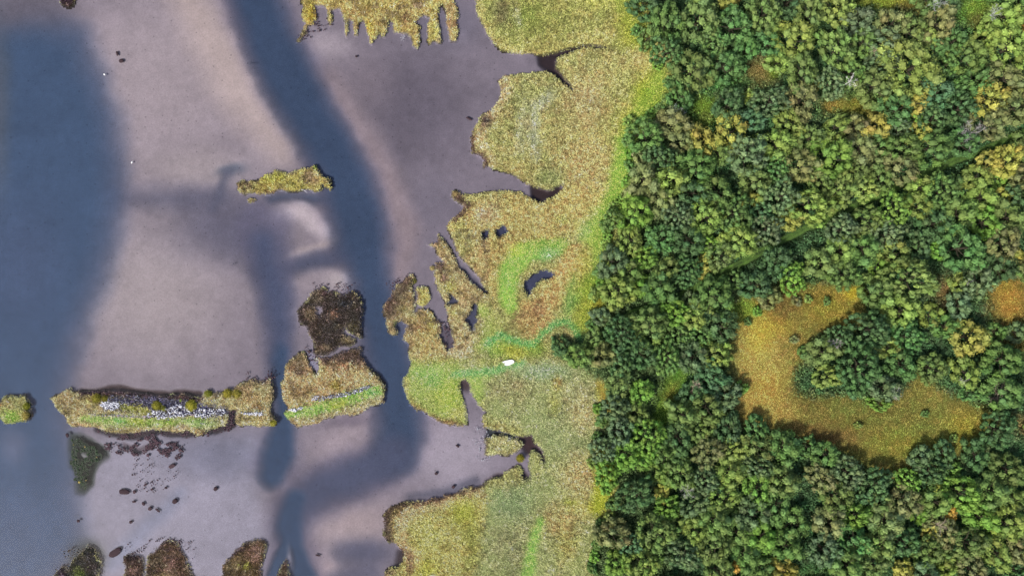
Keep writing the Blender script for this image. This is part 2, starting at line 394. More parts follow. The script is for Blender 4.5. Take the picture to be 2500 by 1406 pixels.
# ------------------------------------------------------------------ what lies on the bed
DEEP, MID, SAND = (66, 84, 114), (110, 104, 122), (165, 149, 151)
BED = [
 ('b', 380, 200, 280, 260, 0, (160, 145, 149), .9),
 ('l', [(450, -30, 30), (510, 90, 40), (590, 220, 48), (690, 350, 45)], (176, 157, 153), 60, .85),
 ('b', 370, 720, 210, 190, 0, (160, 146, 148), .95),
 ('b', 480, 410, 130, 50, 0, (158, 144, 146), .8),
 ('b', 1010, 260, 130, 150, 0, (114, 104, 116), .9),
 ('b', 1090, 60, 90, 60, 0, (124, 116, 130), .8),
 ('b', 800, 110, 70, 35, 10, (162, 148, 154), .8),
 ('b', 890, 200, 70, 70, 40, (134, 120, 128), .6),
 ('b', 1060, 500, 70, 80, 0, (124, 114, 126), .8),
 ('l', [(800, 190, 14), (880, 310, 18), (945, 430, 22), (985, 560, 28), (975, 690, 20)], (146, 128, 132), 40, .85),
 ('b', 590, 570, 170, 75, 0, (116, 109, 125), .8),
 ('l', [(265, 478, 8), (420, 485, 14), (540, 478, 10)], (112, 108, 126), 40, .8),
 ('b', 562, 414, 34, 13, -8, (88, 98, 120), .6),
 ('l', [(556, 425, 7), (535, 470, 7), (515, 508, 6)], (104, 104, 124), 16, .7),
 ('l', [(660, 482, 6), (730, 486, 10), (810, 482, 12)], (88, 94, 118), 22, .9),
 ('p', P("650,505 720,488 800,520 822,577 760,606 690,632 640,648 660,580"), (140, 127, 134), 22, .9),
 ('l', [(672, 520, 10), (735, 520, 16), (795, 566, 12), (818, 578, 4)], (184, 168, 172), 24, .95),
 ('l', [(815, 582, 3), (740, 612, 5), (645, 642, 3)], (170, 152, 150), 14, .85),
 ('l', [(690, 660, 14), (770, 638, 20), (865, 615, 22)], (94, 96, 120), 24, .9),
 ('p', P("700,690 760,655 830,650 872,690 880,720 800,712 740,720"), (146, 132, 138), 20, .9),
 ('b', 838, 685, 42, 26, 0, (176, 162, 162), .8),
 ('p', P("150,1075 300,1065 470,1075 650,1060 640,1200 660,1300 640,1420 190,1420 185,1300 160,1180"), (147, 140, 154), 40, .95),
 ('b', 540, 1110, 130, 60, 0, (124, 122, 142), .75),
 ('l', [(440, 1210, 10), (350, 1290, 16), (270, 1380, 16)], (134, 136, 158), 26, .6),
 ('b', 1110, 1110, 120, 100, -20, (158, 146, 156), .95),
 ('l', [(1000, 1215, 6), (1090, 1200, 8), (1160, 1178, 6)], (108, 104, 120), 16, .8),
 ('b', 850, 1080, 100, 60, -20, (152, 136, 142), .9),
 ('b', 870, 1285, 120, 60, -10, (160, 142, 144), .95),
 ('b', 800, 1372, 30, 50, -20, (172, 150, 150), .8),
 ('b', 880, 1348, 80, 34, 0, (96, 96, 120), .8),
 ('l', [(830, 1420, 20), (900, 1400, 20)], (104, 102, 124), 30, .7),
 ('b', 760, 890, 20, 30, 0, (146, 140, 160), .8),
 ('b', 850, 1030, 60, 14, -6, (126, 112, 126), .7),
 # channels, first their mauve shoulders
 ('l', [(600, -40, 60), (655, 100, 64), (702, 190, 72), (748, 280, 62), (800, 360, 60), (846, 440, 58), (868, 520, 62), (888, 600, 58), (901, 680, 42),
        (916, 760, 46), (940, 840, 52), (957, 920, 52), (974, 1000, 48), (974, 1060, 54), (960, 1110, 46), (885, 1155, 46), (790, 1190, 46), (722, 1240, 44), (706, 1290, 40), (720, 1420, 60)], (112, 104, 126), 46, .8),
 ('l', [(470, 500, 26), (560, 540, 50), (630, 590, 50), (660, 650, 34)], (108, 104, 124), 60, .5),
 ('l', [(640, 560, 60), (655, 640, 40), (670, 710, 34), (682, 900, 24), (689, 1040, 30), (672, 1130, 50)], (112, 106, 128), 34, .75),
 ('p', P("-400,0 130,30 215,80 252,190 288,290 300,420 292,560 262,680 220,780 178,880 160,960 165,1040 185,1120 186,1240 204,1330 150,1410 60,1500 -400,1500"), (104, 106, 134), 50, .7),
 ('p', P("-400,50 100,55 185,90 222,190 258,290 272,420 266,560 232,680 188,780 155,880 140,960 142,1040 162,1120 166,1240 184,1330 120,1410 60,1500 -400,1500"), (80, 99, 130), 66, 1.0),
 ('b', 20, 10, 150, 55, 0, (114, 106, 118), .85),
 ('b', -8, 250, 28, 220, 0, (104, 108, 120), .7),
 ('b', 25, 1090, 34, 46, 0, (122, 124, 150), .6),
 ('b', 40, 640, 110, 160, 0, (92, 104, 136), .5),
 ('b', 30, 1310, 120, 120, 0, (98, 112, 144), .5),
 ('l', [(612, -40, 46), (655, 100, 46), (702, 190, 56), (748, 280, 50), (802, 360, 48), (848, 440, 44), (868, 520, 50), (886, 600, 47), (901, 680, 29),
        (916, 760, 36), (940, 840, 42), (957, 920, 44), (974, 1000, 38), (974, 1060, 44), (966, 1110, 36)], (70, 86, 115), 42, .97),
 ('l', [(960, 1110, 40), (885, 1155, 34), (790, 1190, 32), (722, 1240, 34), (706, 1290, 30)], (88, 92, 118), 34, .95),
 ('l', [(716, 1225, 20), (704, 1290, 28), (712, 1340, 24), (738, 1420, 30)], DEEP, 18, 1.0),
 ('l', [(698, 1320, 10), (682, 1360, 12), (662, 1420, 14)], DEEP, 10, 1.0),
 ('b', 704, 1366, 8, 30, 0, (150, 140, 154), .8),
 ('l', [(640, 590, 20), (668, 710, 26), (680, 800, 22), (682, 900, 17)], (86, 92, 120), 40, .95),
 ('l', [(681, 860, 14), (682, 900, 16), (684, 960, 15), (689, 1010, 16), (690, 1050, 24), (677, 1110, 36), (660, 1160, 24)], DEEP, 22, 1.0),
 ('p', P("166,1061 200,1066 230,1082 253,1097 256,1113 236,1130 225,1153 220,1184 200,1205 184,1200 179,1161 164,1143 169,1113"), (52, 62, 54), 12, .95),
 ('b', 200, 1112, 12, 9, 0, (150, 145, 148), .9),
 ('b', 192, 1092, 8, 4, 0, (120, 120, 120), .8),
 ('b', 210, 1365, 40, 40, 0, (64, 70, 60), .9),
 ('p', P("1170,548 1245,548 1245,590 1170,590"), (78, 78, 104), 6, 1.0), ('p', P("1276,655 1356,655 1356,722 1276,722"), (80, 82, 108), 6, 1.0), ('p', P("1092,712 1170,735 1170,806 1130,806 1092,750"), (84, 84, 106), 5, .9),
 # dark mud at the bay heads and round the islets
 ('p', P("1316,136 1360,124 1420,108 1490,110 1490,122 1430,118 1390,132 1362,145 1362,165 1402,215 1395,226 1350,184 1338,176 1322,160"), (60, 46, 48), 7, .95),
 ('p', P("1298,452 1318,460 1340,466 1372,452 1372,464 1350,484 1320,498 1300,486"), (62, 46, 46), 6, .95),
 ('p', P("1270,1068 1300,1062 1306,1085 1330,1110 1330,1132 1290,1110 1262,1085"), (70, 48, 48), 8, .9),
 ('p', P("1184,1178 1226,1160 1268,1134 1280,1150 1296,1172 1270,1176 1230,1170 1195,1184"), (66, 50, 54), 8, .9),
 ('p', P("1184,1040 1210,1050 1260,1062 1262,1074 1210,1062 1186,1070"), (66, 70, 72), 6, .9),
 ('b', 1134, 936, 14, 16, 0, (84, 66, 66), .95),
 ('p', P("1124,660 1140,677 1162,700 1184,718 1194,716 1190,706 1172,690 1164,678 1150,668 1134,648"), (84, 80, 96), 6, .6),
 ('p', P("1060,800 1106,800 1112,845 1094,864 1078,834"), (96, 84, 96), 8, .6),
 ('p', P("975,1345 1005,1340 1000,1400 965,1395"), (70, 56, 58), 10, .9),
 ('l', [(200, 952, 4), (300, 950, 5), (380, 962, 5), (480, 962, 5)], (72, 56, 56), 8, .9),
 ('l', [(235, 1052, 4), (300, 1063, 6), (360, 1056, 5), (450, 1060, 6), (520, 1052, 6), (565, 1035, 4)], (66, 52, 58), 6, .95),
 ('l', [(562, 1000, 5), (566, 1030, 6)], (54, 44, 50), 5, .95),
 ('l', [(300, 1086, 5), (330, 1100, 8), (370, 1090, 7)], (90, 72, 80), 8, .6),
]

# ------------------------------------------------------------------ what grows on the land
TAN, GOLD, PINKT = (196, 172, 104), (204, 178, 92), (196, 166, 116)
LAND = [
 # wood floor first
 ('p', P("1560,-400 1590,60 1640,130 1650,240 1560,300 1540,380 1560,470 1520,520 1500,600 1480,690 1460,780 1400,830 1350,860 1450,920 1490,1000 1450,1060 1460,1130 1520,1200 1500,1280 1450,1330 1460,1420 1460,3000 9000,3000 9000,-3000 1560,-3000"), (60, 84, 46), 16, 1.0),
 # north reed block
 ('p', P("1140,-400 1560,-400 1590,60 1600,120 1490,118 1300,136 1190,110"), (146, 146, 76), 12, .9),
 ('b', 1225, 34, 26, 40, -15, (104, 98, 62), .8), ('b', 1290, 40, 36, 45, 0, (122, 138, 62), .7),
 ('b', 1262, 40, 7, 34, -8, (172, 176, 128), .8), ('b', 1420, 95, 110, 30, -4, (172, 162, 92), .8),
 ('b', 1240, 100, 40, 22, 20, (160, 164, 90), .6), ('b', 1545, 60, 34, 80, 0, (142, 156, 46), .9), ('b', 1460, 0, 50, 22, 0, (178, 180, 84), .8),
 ('b', 1350, 55, 50, 40, 0, (130, 134, 66), .6),
 ('l', [(1168, 0, 6), (1182, 60, 7), (1212, 106, 6), (1260, 126, 5), (1320, 130, 4)], (184, 168, 96), 7, .8),
 # middle block
 ('b', 1440, 245, 62, 66, 20, (186, 160, 104), .85), ('b', 1290, 240, 60, 50, 0, (148, 148, 88), .7),
 ('l', [(1345, 235, 8), (1308, 262, 10), (1300, 320, 10), (1306, 380, 8)], (160, 166, 128), 14, .8),
 ('l', [(1280, 250, 4), (1268, 320, 7), (1272, 380, 5)], (168, 170, 130), 12, .6),
 ('l', [(1232, 190, 8), (1230, 235, 10), (1195, 290, 12), (1165, 345, 12), (1200, 395, 10)], (198, 172, 116), 12, .9),
 ('b', 1186, 295, 13, 18, 20, (74, 58, 50), .95), ('b', 1170, 385, 12, 10, 0, (92, 74, 52), .9),
 ('b', 1400, 150, 40, 26, 0, (178, 168, 100), .7), ('b', 1560, 140, 44, 26, 0, (190, 174, 108), .85),
 ('b', 1590, 215, 36, 50, 0, (176, 168, 62), .8), ('b', 1575, 245, 40, 45, -30, (136, 168, 46), .85),
 ('b', 1500, 230, 40, 60, 0, (164, 158, 88), .7), ('b', 1500, 330, 36, 70, 10, (160, 158, 80), .7), ('b', 1530, 300, 22, 40, 0, (172, 166, 66), .7),
 ('b', 1425, 400, 66, 80, 20, (192, 164, 100), .9), ('b', 1345, 436, 34, 26, 0, (142, 156, 92), .8), ('b', 1260, 400, 40, 30, 0, (180, 164, 96), .7),
 ('l', [(1535, 350, 10), (1528, 400, 16), (1518, 450, 18), (1490, 495, 16), (1462, 540, 18), (1440, 575, 18)], (136, 184, 70), 16, .95),
 ('b', 1525, 380, 18, 24, 0, (118, 186, 64), .8), ('b', 1510, 445, 20, 24, 0, (170, 196, 84), .7),
 ('b', 1505, 510, 22, 40, 20, (150, 150, 60), .7),
 # lower block
 ('p', P("1090,540 1130,500 1250,470 1330,500 1380,460 1480,470 1440,560 1300,600 1240,640 1210,720 1180,700 1110,600"), (184, 160, 92), 18, .9),
 ('b', 1130, 590, 32, 60, -20, (176, 168, 92), .9), ('b', 1180, 525, 34, 26, -30, (196, 168, 122), .85), ('b', 1214, 504, 18, 10, 0, (112, 98, 66), .8),
 ('b', 1300, 520, 60, 40, 0, (190, 164, 98), .7), ('b', 1200, 630, 40, 50, -30, (176, 150, 88), .6), ('b', 1375, 535, 14, 10, 0, (150, 170, 80), .7),
 ('l', [(1378, 604, 16), (1330, 604, 20), (1280, 618, 24), (1244, 660, 24), (1240, 720, 20), (1250, 760, 12)], (146, 200, 86), 12, 1.0),
 ('b', 1340, 620, 32, 14, -20, (112, 180, 104), .8), ('b', 1262, 612, 20, 16, 0, (176, 206, 76), .7), ('b', 1236, 676, 20, 26, 0, (142, 206, 90), .8),
 ('b', 1440, 560, 32, 30, -30, (150, 196, 102), .85), ('b', 1455, 525, 24, 24, 0, (184, 200, 108), .8), ('b', 1470, 590, 26, 34, 0, (182, 172, 74), .8),
 ('l', [(1395, 596, 3), (1430, 560, 3), (1460, 540, 3)], (120, 160, 90), 4, .6),
 ('l', [(1400, 610, 14), (1395, 660, 34), (1370, 710, 34), (1330, 740, 26), (1300, 770, 36), (1310, 800, 26)], (190, 156, 92), 16, .95),
 ('b', 1290, 785, 40, 26, 20, (150, 124, 74), .6), ('b', 1315, 755, 18, 24, 0, (120, 92, 62), .6), ('b', 1265, 770, 22, 14, 0, (120, 112, 68), .7),
 ('b', 1435, 720, 40, 60, 20, (132, 156, 54), .9), ('b', 1392, 740, 22, 34, 20, (104, 158, 78), .8), ('b', 1440, 770, 36, 34, 0, (160, 142, 48), .75),
 ('b', 1430, 640, 22, 40, 0, (172, 168, 76), .8), ('b', 1460, 640, 24, 40, 0, (140, 140, 66), .6), ('b', 1395, 690, 12, 30, 20, (120, 176, 84), .6),
 ('b', 1450, 750, 10, 10, 0, (176, 118, 46), .6), ('b', 1428, 735, 8, 12, 0, (186, 140, 54), .6), ('b', 1466, 700, 8, 8, 0, (170, 84, 40), .7),
 # western fingers
 ('p', P("1040,560 1080,575 1130,660 1190,716 1190,760 1170,860 1100,870 1000,880 930,770 950,700 1000,660"), (184, 164, 100), 14, .95),
 ('l', [(1000, 684, 8), (978, 712, 14), (955, 745, 14), (948, 770, 8)], (88, 70, 50), 14, .9), ('b', 985, 735, 16, 26, 30, (128, 108, 66), .7),
 ('b', 1010, 690, 8, 8, 0, (150, 142, 60), .8), ('b', 952, 800, 12, 22, 0, (190, 164, 108), .9), ('b', 966, 790, 6, 8, 0, (150, 180, 84), .8),
 ('b', 1008, 800, 20, 12, 0, (96, 76, 54), .85), ('b', 1000, 845, 12, 8, 0, (120, 100, 64), .7),
 ('b', 1066, 590, 10, 12, 0, (90, 72, 50), .85), ('b', 1074, 655, 14, 10, 0, (78, 60, 48), .85), ('b', 1085, 676, 10, 12, 0, (96, 78, 60), .8),
 ('b', 1056, 654, 5, 5, 0, (190, 172, 112), .9), ('b', 1088, 620, 14, 26, 20, (186, 160, 100), .7), ('b', 1068, 700, 10, 26, -10, (184, 178, 104), .8),
 ('b', 1100, 700, 14, 14, 0, (168, 164, 60), .7), ('b', 1112, 760, 14, 10, 0, (188, 196, 96), .7), ('b', 1136, 730, 30, 26, 0, (168, 146, 92), .8),
 ('b', 1170, 790, 14, 26, 0, (150, 134, 84), .8), ('b', 1180, 760, 18, 18, 0, (160, 200, 84), .8), ('b', 1130, 720, 30, 16, 0, (178, 154, 88), .6),
 ('b', 1030, 800, 22, 34, 0, (190, 158, 84), .6), ('b', 1052, 790, 10, 34, -10, (206, 190, 96), .7), ('b', 1040, 850, 40, 26, 0, (206, 178, 98), .8),
 ('b', 1135, 850, 40, 20, -20, (212, 186, 122), .9), ('b', 1180, 842, 34, 18, -30, (188, 206, 104), .9), ('b', 1195, 805, 26, 30, 0, (176, 196, 96), .8),
 ('b', 1230, 850, 44, 26, 0, (118, 178, 80), .9), ('b', 1252, 858, 44, 18, 10, (160, 158, 58), .85), ('b', 1305, 850, 30, 22, 0, (120, 158, 60), .8),
 ('l', [(1190, 838, 7), (1222, 816, 7), (1262, 834, 7), (1300, 838, 7), (1330, 812, 7), (1350, 790, 7), (1380, 784, 7), (1404, 804, 8), (1416, 830, 7), (1444, 832, 6), (1476, 818, 6), (1500, 800, 5)], (92, 166, 90), 6, .9),
 # round green headland
 ('p', P("1000,890 1100,880 1180,880 1200,920 1170,990 1142,1037 1060,1030 985,960"), (160, 188, 96), 16, .95),
 ('b', 1090, 965, 40, 44, 0, (176, 208, 84), .9), ('b', 1040, 910, 40, 16, 0, (148, 204, 104), .8), ('b', 1060, 930, 26, 20, 0, (124, 184, 96), .7),
 ('l', [(990, 930, 6), (990, 965, 8), (1010, 996, 8), (1050, 1018, 8), (1100, 1034, 6)], (174, 160, 92), 12, .8), ('b', 1120, 1010, 22, 20, 0, (190, 176, 96), .7),
 ('b', 1050, 985, 34, 22, 20, (150, 158, 84), .6), ('b', 1150, 890, 26, 14, 0, (196, 186, 128), .7),
 ('l', [(1110, 914, 8), (1180, 908, 9), (1230, 900, 10), (1275, 888, 8)], (112, 184, 106), 8, .9),
 ('b', 1170, 950, 14, 34, -12, (164, 196, 96), .8),
 # south reed bed
 ('p', P("1180,930 1260,900 1340,880 1420,895 1480,930 1490,1010 1450,1080 1460,1150 1480,1220 1440,1330 1440,1440 1150,1440 1180,1300 1180,1200 1290,1170 1290,1060 1180,1010"), (152, 160, 100), 14, .95),
 ('b', 1255, 950, 50, 30, 0, (156, 144, 96), .7), ('b', 1330, 905, 70, 22, 0, (142, 168, 122), .9), ('b', 1400, 960, 40, 30, 0, (160, 160, 108), .6),
 ('b', 1420, 1010, 44, 50, 0, (184, 166, 108), .85), ('b', 1330, 1030, 60, 40, 0, (142, 156, 100), .7), ('b', 1380, 1080, 70, 30, 0, (140, 154, 102), .6),
 ('l', [(1465, 940, 8), (1478, 980, 12), (1470, 1020, 10)], (182, 160, 66), 14, .9), ('b', 1360, 935, 12, 20, 0, (160, 126, 60), .7), ('b', 1352, 985, 14, 26, 0, (152, 148, 66), .6),
 ('b', 1230, 1085, 40, 20, 0, (176, 166, 98), .8), ('b', 1310, 1120, 14, 40, 0, (164, 164, 96), .7),
 ('b', 1250, 1230, 60, 50, 0, (130, 150, 100), .85), ('b', 1420, 1160, 50, 50, 20, (196, 166, 104), .9), ('b', 1420, 1240, 40, 30, 0, (188, 172, 88), .8),
 ('l', [(1475, 1140, 16), (1470, 1190, 14), (1460, 1240, 12)], (164, 168, 50), 16, .9), ('b', 1365, 1270, 50, 44, 0, (180, 152, 92), .8),
 ('b', 1250, 1330, 60, 60, 0, (140, 140, 92), .7), ('b', 1385, 1330, 30, 50, 0, (166, 150, 76), .7), ('b', 1420, 1380, 30, 30, 0, (150, 158, 92), .7),
 ('l', [(1322, 1265, 5), (1308, 1300, 9), (1296, 1340, 10), (1290, 1410, 16)], (132, 186, 84), 9, .95), ('b', 1390, 1225, 14, 8, 0, (164, 176, 70), .8),
 # south west grass
 ('p', P("930,1240 1000,1222 1110,1200 1170,1186 1190,1240 1160,1320 1150,1440 900,1440 980,1380"), (184, 172, 96), 12, .95),
 ('l', [(1170, 1196, 8), (1110, 1212, 12), (1030, 1236, 12), (980, 1260, 14), (980, 1320, 14), (1010, 1370, 14)], (198, 166, 116), 16, .85),
 ('b', 1130, 1250, 30, 34, 0, (166, 176, 64), .8), ('b', 1150, 1320, 22, 70, 0, (122, 126, 58), .75), ('b', 1045, 1310, 50, 40, 0, (188, 184, 96), .7), ('b', 1040, 1390, 24, 24, 0, (186, 186, 70), .7),
 ('b', 950, 1290, 12, 40, 0, (92, 76, 56), .8), ('b', 962, 1255, 14, 10, 0, (120, 102, 66), .8), ('b', 955, 1395, 20, 8, 0, (110, 92, 66), .8), ('b', 1000, 1375, 8, 30, 0, (104, 84, 62), .7),
 # lime-green band along the wood
 ('l', [(1530, 10, 26), (1560, 80, 22), (1590, 130, 10)], (144, 160, 66), 22, .75),
 ('l', [(1610, 180, 16), (1600, 240, 26), (1560, 285, 22), (1530, 340, 18)], (136, 172, 66), 24, .8),
 ('l', [(1520, 350, 16), (1515, 430, 24), (1490, 500, 20), (1466, 560, 24), (1470, 620, 18), (1462, 690, 20)], (136, 184, 74), 18, .8),
 ('l', [(1440, 700, 22), (1455, 760, 26), (1420, 790, 16)], (130, 160, 56), 20, .7), ('b', 1462, 745, 14, 22, 0, (176, 150, 50), .6),
 ('l', [(1470, 1120, 22), (1478, 1180, 22), (1462, 1240, 14)], (158, 172, 52), 16, .8),
 # slumped dark banks
 ('l', [(1185, 1180, 3), (1110, 1205, 3), (1035, 1226, 3), (965, 1236, 4), (943, 1262, 5), (942, 1290, 5), (940, 1312, 4), (955, 1324, 4), (985, 1350, 5)], (70, 54, 42), 5, .85),
 ('l', [(1152, 320, 4), (1150, 350, 5), (1156, 374, 4), (1186, 395, 4), (1184, 408, 5)], (72, 54, 42), 5, .85), ('l', [(1106, 474, 7), (1126, 486, 8), (1140, 500, 7), (1128, 518, 5), (1108, 536, 4)], (76, 58, 46), 6, .85),
 ('l', [(1000, 990, 3), (1040, 1008, 4), (1095, 1034, 4), (1135, 1036, 4)], (104, 80, 50), 5, .7),
 # glades in the wood
 ('p', P("1785,750 1850,715 1900,700 2000,690 2095,690 2112,730 2095,800 2050,805 1990,820 1960,860 1940,900 1930,950 1990,970 2060,960 2110,985 2200,950 2240,895 2270,930 2300,960 2380,985 2430,1010 2385,1060 2330,1120 2240,1130 2170,1170 2130,1155 2080,1120 2000,1082 1940,1078 1880,1045 1830,1040 1800,1010 1798,920 1786,830"), (128, 118, 56), 18, 1.0),
 ('b', 1845, 880, 70, 150, -6, (184, 160, 80), .95), ('b', 1870, 1000, 90, 44, 15, (184, 155, 76), .9), ('b', 1880, 790, 60, 36, 0, (180, 152, 60), .9),
 ('b', 1910, 745, 44, 40, 0, (110, 92, 46), .8), ('b', 2020, 750, 70, 50, 0, (144, 128, 48), .8), ('b', 2078, 715, 24, 16, 0, (190, 168, 48), .85),
 ('b', 1815, 755, 40, 26, 0, (128, 162, 54), .9), ('b', 1960, 850, 36, 40, 0, (128, 116, 52), .7), ('b', 2100, 1040, 130, 60, 10, (118, 114, 50), .8),
 ('b', 2250, 1045, 130, 80, 0, (122, 124, 54), .85), ('b', 2060, 990, 50, 20, 0, (116, 124, 56), .7), ('b', 2240, 1000, 60, 30, 0, (124, 118, 54), .6), ('b', 2180, 1085, 90, 34, 0, (142, 138, 52), .6), ('b', 2350, 1040, 50, 40, 0, (160, 150, 54), .7),
 ('b', 2020, 1060, 90, 24, 12, (126, 98, 54), .7), ('b', 1870, 940, 40, 40, 0, (206, 160, 70), .5), ('b', 1850, 830, 30, 30, 0, (198, 176, 66), .6),
 ('b', 2460, 740, 54, 66, 0, (176, 134, 58), .95), ('b', 2440, 700, 40, 30, 0, (170, 140, 56), .7), ('b', 2300, 712, 36, 44, 10, (120, 102, 58), .95), ('b', 2470, 830, 40, 40, 0, (130, 116, 50), .8),
 ('b', 2160, 8, 90, 24, 0, (130, 138, 46), .95), ('b', 2240, 30, 60, 18, 10, (112, 96, 46), .9), ('b', 2375, 30, 50, 46, 0, (108, 138, 46), .95), ('b', 2390, 62, 30, 26, 30, (108, 98, 50), .8),
 ('b', 2090, 262, 84, 30, 0, (124, 122, 46), .95), ('b', 2028, 260, 24, 16, 0, (158, 124, 56), .7), ('b', 2140, 265, 26, 16, 0, (122, 104, 52), .8),
 ('b', 1845, 180, 48, 48, 0, (118, 106, 56), .95), ('b', 1888, 172, 16, 26, 20, (112, 138, 42), .9), ('b', 1770, 208, 70, 20, 10, (72, 104, 48), .9),
 ('b', 1715, 262, 40, 30, 0, (112, 134, 44), .95), ('b', 1712, 300, 44, 20, 0, (104, 120, 46), .9),
 ('l', [(1660, 905, 20), (1640, 960, 26), (1612, 1020, 22)], (96, 134, 48), 18, .95), ('b', 1638, 960, 16, 30, 30, (136, 122, 50), .7),
 ('b', 1990, 1392, 60, 22, 0, (72, 98, 46), .9), ('b', 2480, 1030, 40, 24, 0, (104, 80, 44), .8),
 # islets
 ('p', ISLETS[0][1], (190, 168, 88), 3, 1.0), ('b', 760, 35, 14, 24, 0, (176, 150, 46), .9), ('b', 745, 85, 12, 20, 30, (110, 96, 60), .8), ('b', 900, 72, 12, 16, 0, (188, 160, 50), .8),
 ('b', 990, 40, 16, 14, 0, (104, 84, 52), .8), ('b', 890, 20, 20, 16, 0, (140, 118, 56), .7), ('b', 1020, 15, 16, 14, 0, (182, 150, 104), .7), ('b', 1100, 50, 12, 40, 0, (184, 150, 96), .8), ('b', 860, 30, 14, 20, 0, (204, 170, 100), .6), ('b', 930, 50, 16, 20, 0, (160, 140, 76), .7), ('b', 1058, 30, 8, 30, 0, (206, 190, 96), .8), ('b', 1060, 80, 12, 20, 0, (190, 178, 84), .8),
 ('p', ISLETS[1][1], (176, 164, 78), 3, 1.0), ('b', 670, 432, 30, 12, -14, (176, 174, 62), .8), ('b', 600, 455, 24, 12, 0, (104, 86, 58), .9), ('b', 765, 436, 22, 22, 0, (206, 170, 108), .85), ('b', 770, 410, 6, 6, 0, (170, 196, 76), .8), ('b', 660, 468, 30, 5, -6, (140, 112, 66), .8), ('b', 610, 465, 12, 6, 0, (190, 168, 104), .7), ('b', 676, 440, 6, 12, 0, (120, 96, 40), .7), ('b', 800, 448, 8, 12, 0, (180, 160, 78), .8),
 ('p', ISLETS[2][1], (164, 160, 88), 3, 1.0), ('b', 28, 1015, 22, 16, 0, (120, 190, 66), .9), ('b', 20, 988, 22, 12, 0, (192, 172, 108), .7), ('b', 0, 992, 8, 6, 0, (170, 110, 50), .7), ('b', 62, 1012, 10, 8, 0, (190, 168, 88), .8),
 ('p', ISLETS[3][1], (188, 172, 108), 3, 1.0),
 ('p', P("186,954 240,952 320,955 420,962 500,970 496,980 470,984 440,972 400,976 340,968 260,966 200,968"), (70, 52, 48), 4, .95),
 ('p', P("250,972 330,968 440,975 480,984 556,996 556,1012 500,1014 420,1014 340,1008 290,1000 250,995"), (92, 88, 100), 4, .95),
 ('l', [(200, 1022, 4), (250, 1024, 9), (320, 1030, 9), (400, 1030, 8), (500, 1030, 6)], (150, 196, 92), 9, .95), ('b', 300, 1026, 18, 8, 0, (96, 180, 92), .8), ('b', 340, 1028, 30, 8, 0, (190, 196, 60), .6), ('b', 410, 1030, 18, 7, 0, (140, 186, 56), .7),
 ('b', 160, 975, 18, 16, 0, (196, 168, 108), .8), ('b', 180, 985, 20, 7, 20, (128, 96, 52), .6), ('b', 220, 978, 20, 8, 0, (168, 148, 70), .7), ('l', [(300, 992, 6), (340, 998, 8), (368, 1008, 6)], (166, 166, 66), 5, .9), ('b', 200, 1038, 26, 6, 0, (210, 160, 104), .7),
 ('b', 500, 1035, 40, 12, 0, (156, 190, 108), .8), ('b', 445, 1042, 16, 14, 0, (200, 168, 124), .7), ('b', 480, 1052, 20, 8, 0, (204, 170, 104), .7),
 ('b', 590, 950, 30, 14, 0, (120, 96, 60), .7), ('b', 640, 934, 26, 10, 0, (100, 82, 56), .8), ('b', 615, 970, 50, 18, 0, (180, 154, 92), .7), ('b', 625, 994, 20, 6, 0, (110, 76, 40), .8), ('b', 600, 972, 18, 7, 0, (140, 112, 64), .6), ('b', 620, 1024, 34, 10, 0, (198, 176, 106), .8), ('b', 668, 1032, 6, 6, 0, (180, 178, 70), .8),
 ('p', ISLETS[4][1], (196, 168, 104), 3, 1.0), ('b', 726, 890, 24, 26, 0, (110, 88, 58), .8), ('b', 735, 910, 16, 8, 0, (64, 50, 42), .8), ('p', P("775,872 836,856 884,848 884,872 900,892 860,890 820,884 790,892"), (84, 68, 50), 8, .9), ('b', 830, 895, 30, 8, -5, (176, 122, 80), .7), ('b', 820, 940, 18, 9, 10, (132, 118, 40), .8), ('b', 745, 955, 30, 10, 0, (150, 116, 62), .6),
 ('l', [(700, 1012, 6), (760, 1004, 10), (820, 984, 12), (880, 966, 12), (920, 952, 10)], (136, 198, 84), 8, .95), ('b', 825, 985, 26, 9, -16, (196, 196, 64), .7), ('b', 910, 958, 14, 10, 0, (110, 190, 104), .7), ('l', [(730, 1030, 5), (800, 1012, 6), (880, 995, 6), (925, 975, 5)], (198, 186, 122), 6, .8), ('b', 920, 985, 14, 8, 0, (190, 172, 110), .7),
 ('p', WEEDY, (62, 54, 40), 3, 1.0), ('b', 760, 765, 22, 12, 35, (168, 134, 90), .6), ('b', 860, 800, 16, 12, 0, (130, 118, 68), .5), ('b', 845, 742, 18, 8, 0, (44, 44, 42), .8), ('b', 850, 830, 18, 8, 0, (170, 148, 92), .7), ('b', 815, 770, 10, 10, 0, (170, 124, 84), .7), ('b', 782, 715, 16, 10, 0, (66, 46, 36), .8), ('b', 790, 850, 20, 8, 0, (150, 122, 84), .6), ('b', 770, 800, 16, 30, 20, (76, 60, 42), .6),
 ('p', ISLETS[6][1], (198, 184, 92), 3, 1.0), ('b', 1022, 725, 5, 16, 0, (140, 108, 64), .6),
 ('p', ISLETS[7][1], (178, 172, 102), 3, 1.0),
 ('p', ISLETS[8][1], (58, 56, 44), 4, 1.0), ('b', 195, 1400, 18, 14, 0, (110, 126, 50), .9), ('b', 220, 1380, 16, 20, 0, (78, 66, 50), .6), ('b', 150, 1398, 14, 10, 0, (76, 58, 60), .8),
 ('p', ISLETS[9][1], (78, 62, 44), 3, 1.0), ('b', 322, 1360, 22, 8, 0, (58, 44, 38), .8), ('b', 325, 1392, 14, 10, 0, (160, 126, 98), .8),
 ('p', ISLETS[10][1], (92, 74, 48), 3, 1.0), ('b', 415, 1375, 14, 24, 0, (160, 124, 100), .7), ('b', 400, 1405, 24, 10, 0, (176, 150, 92), .6),
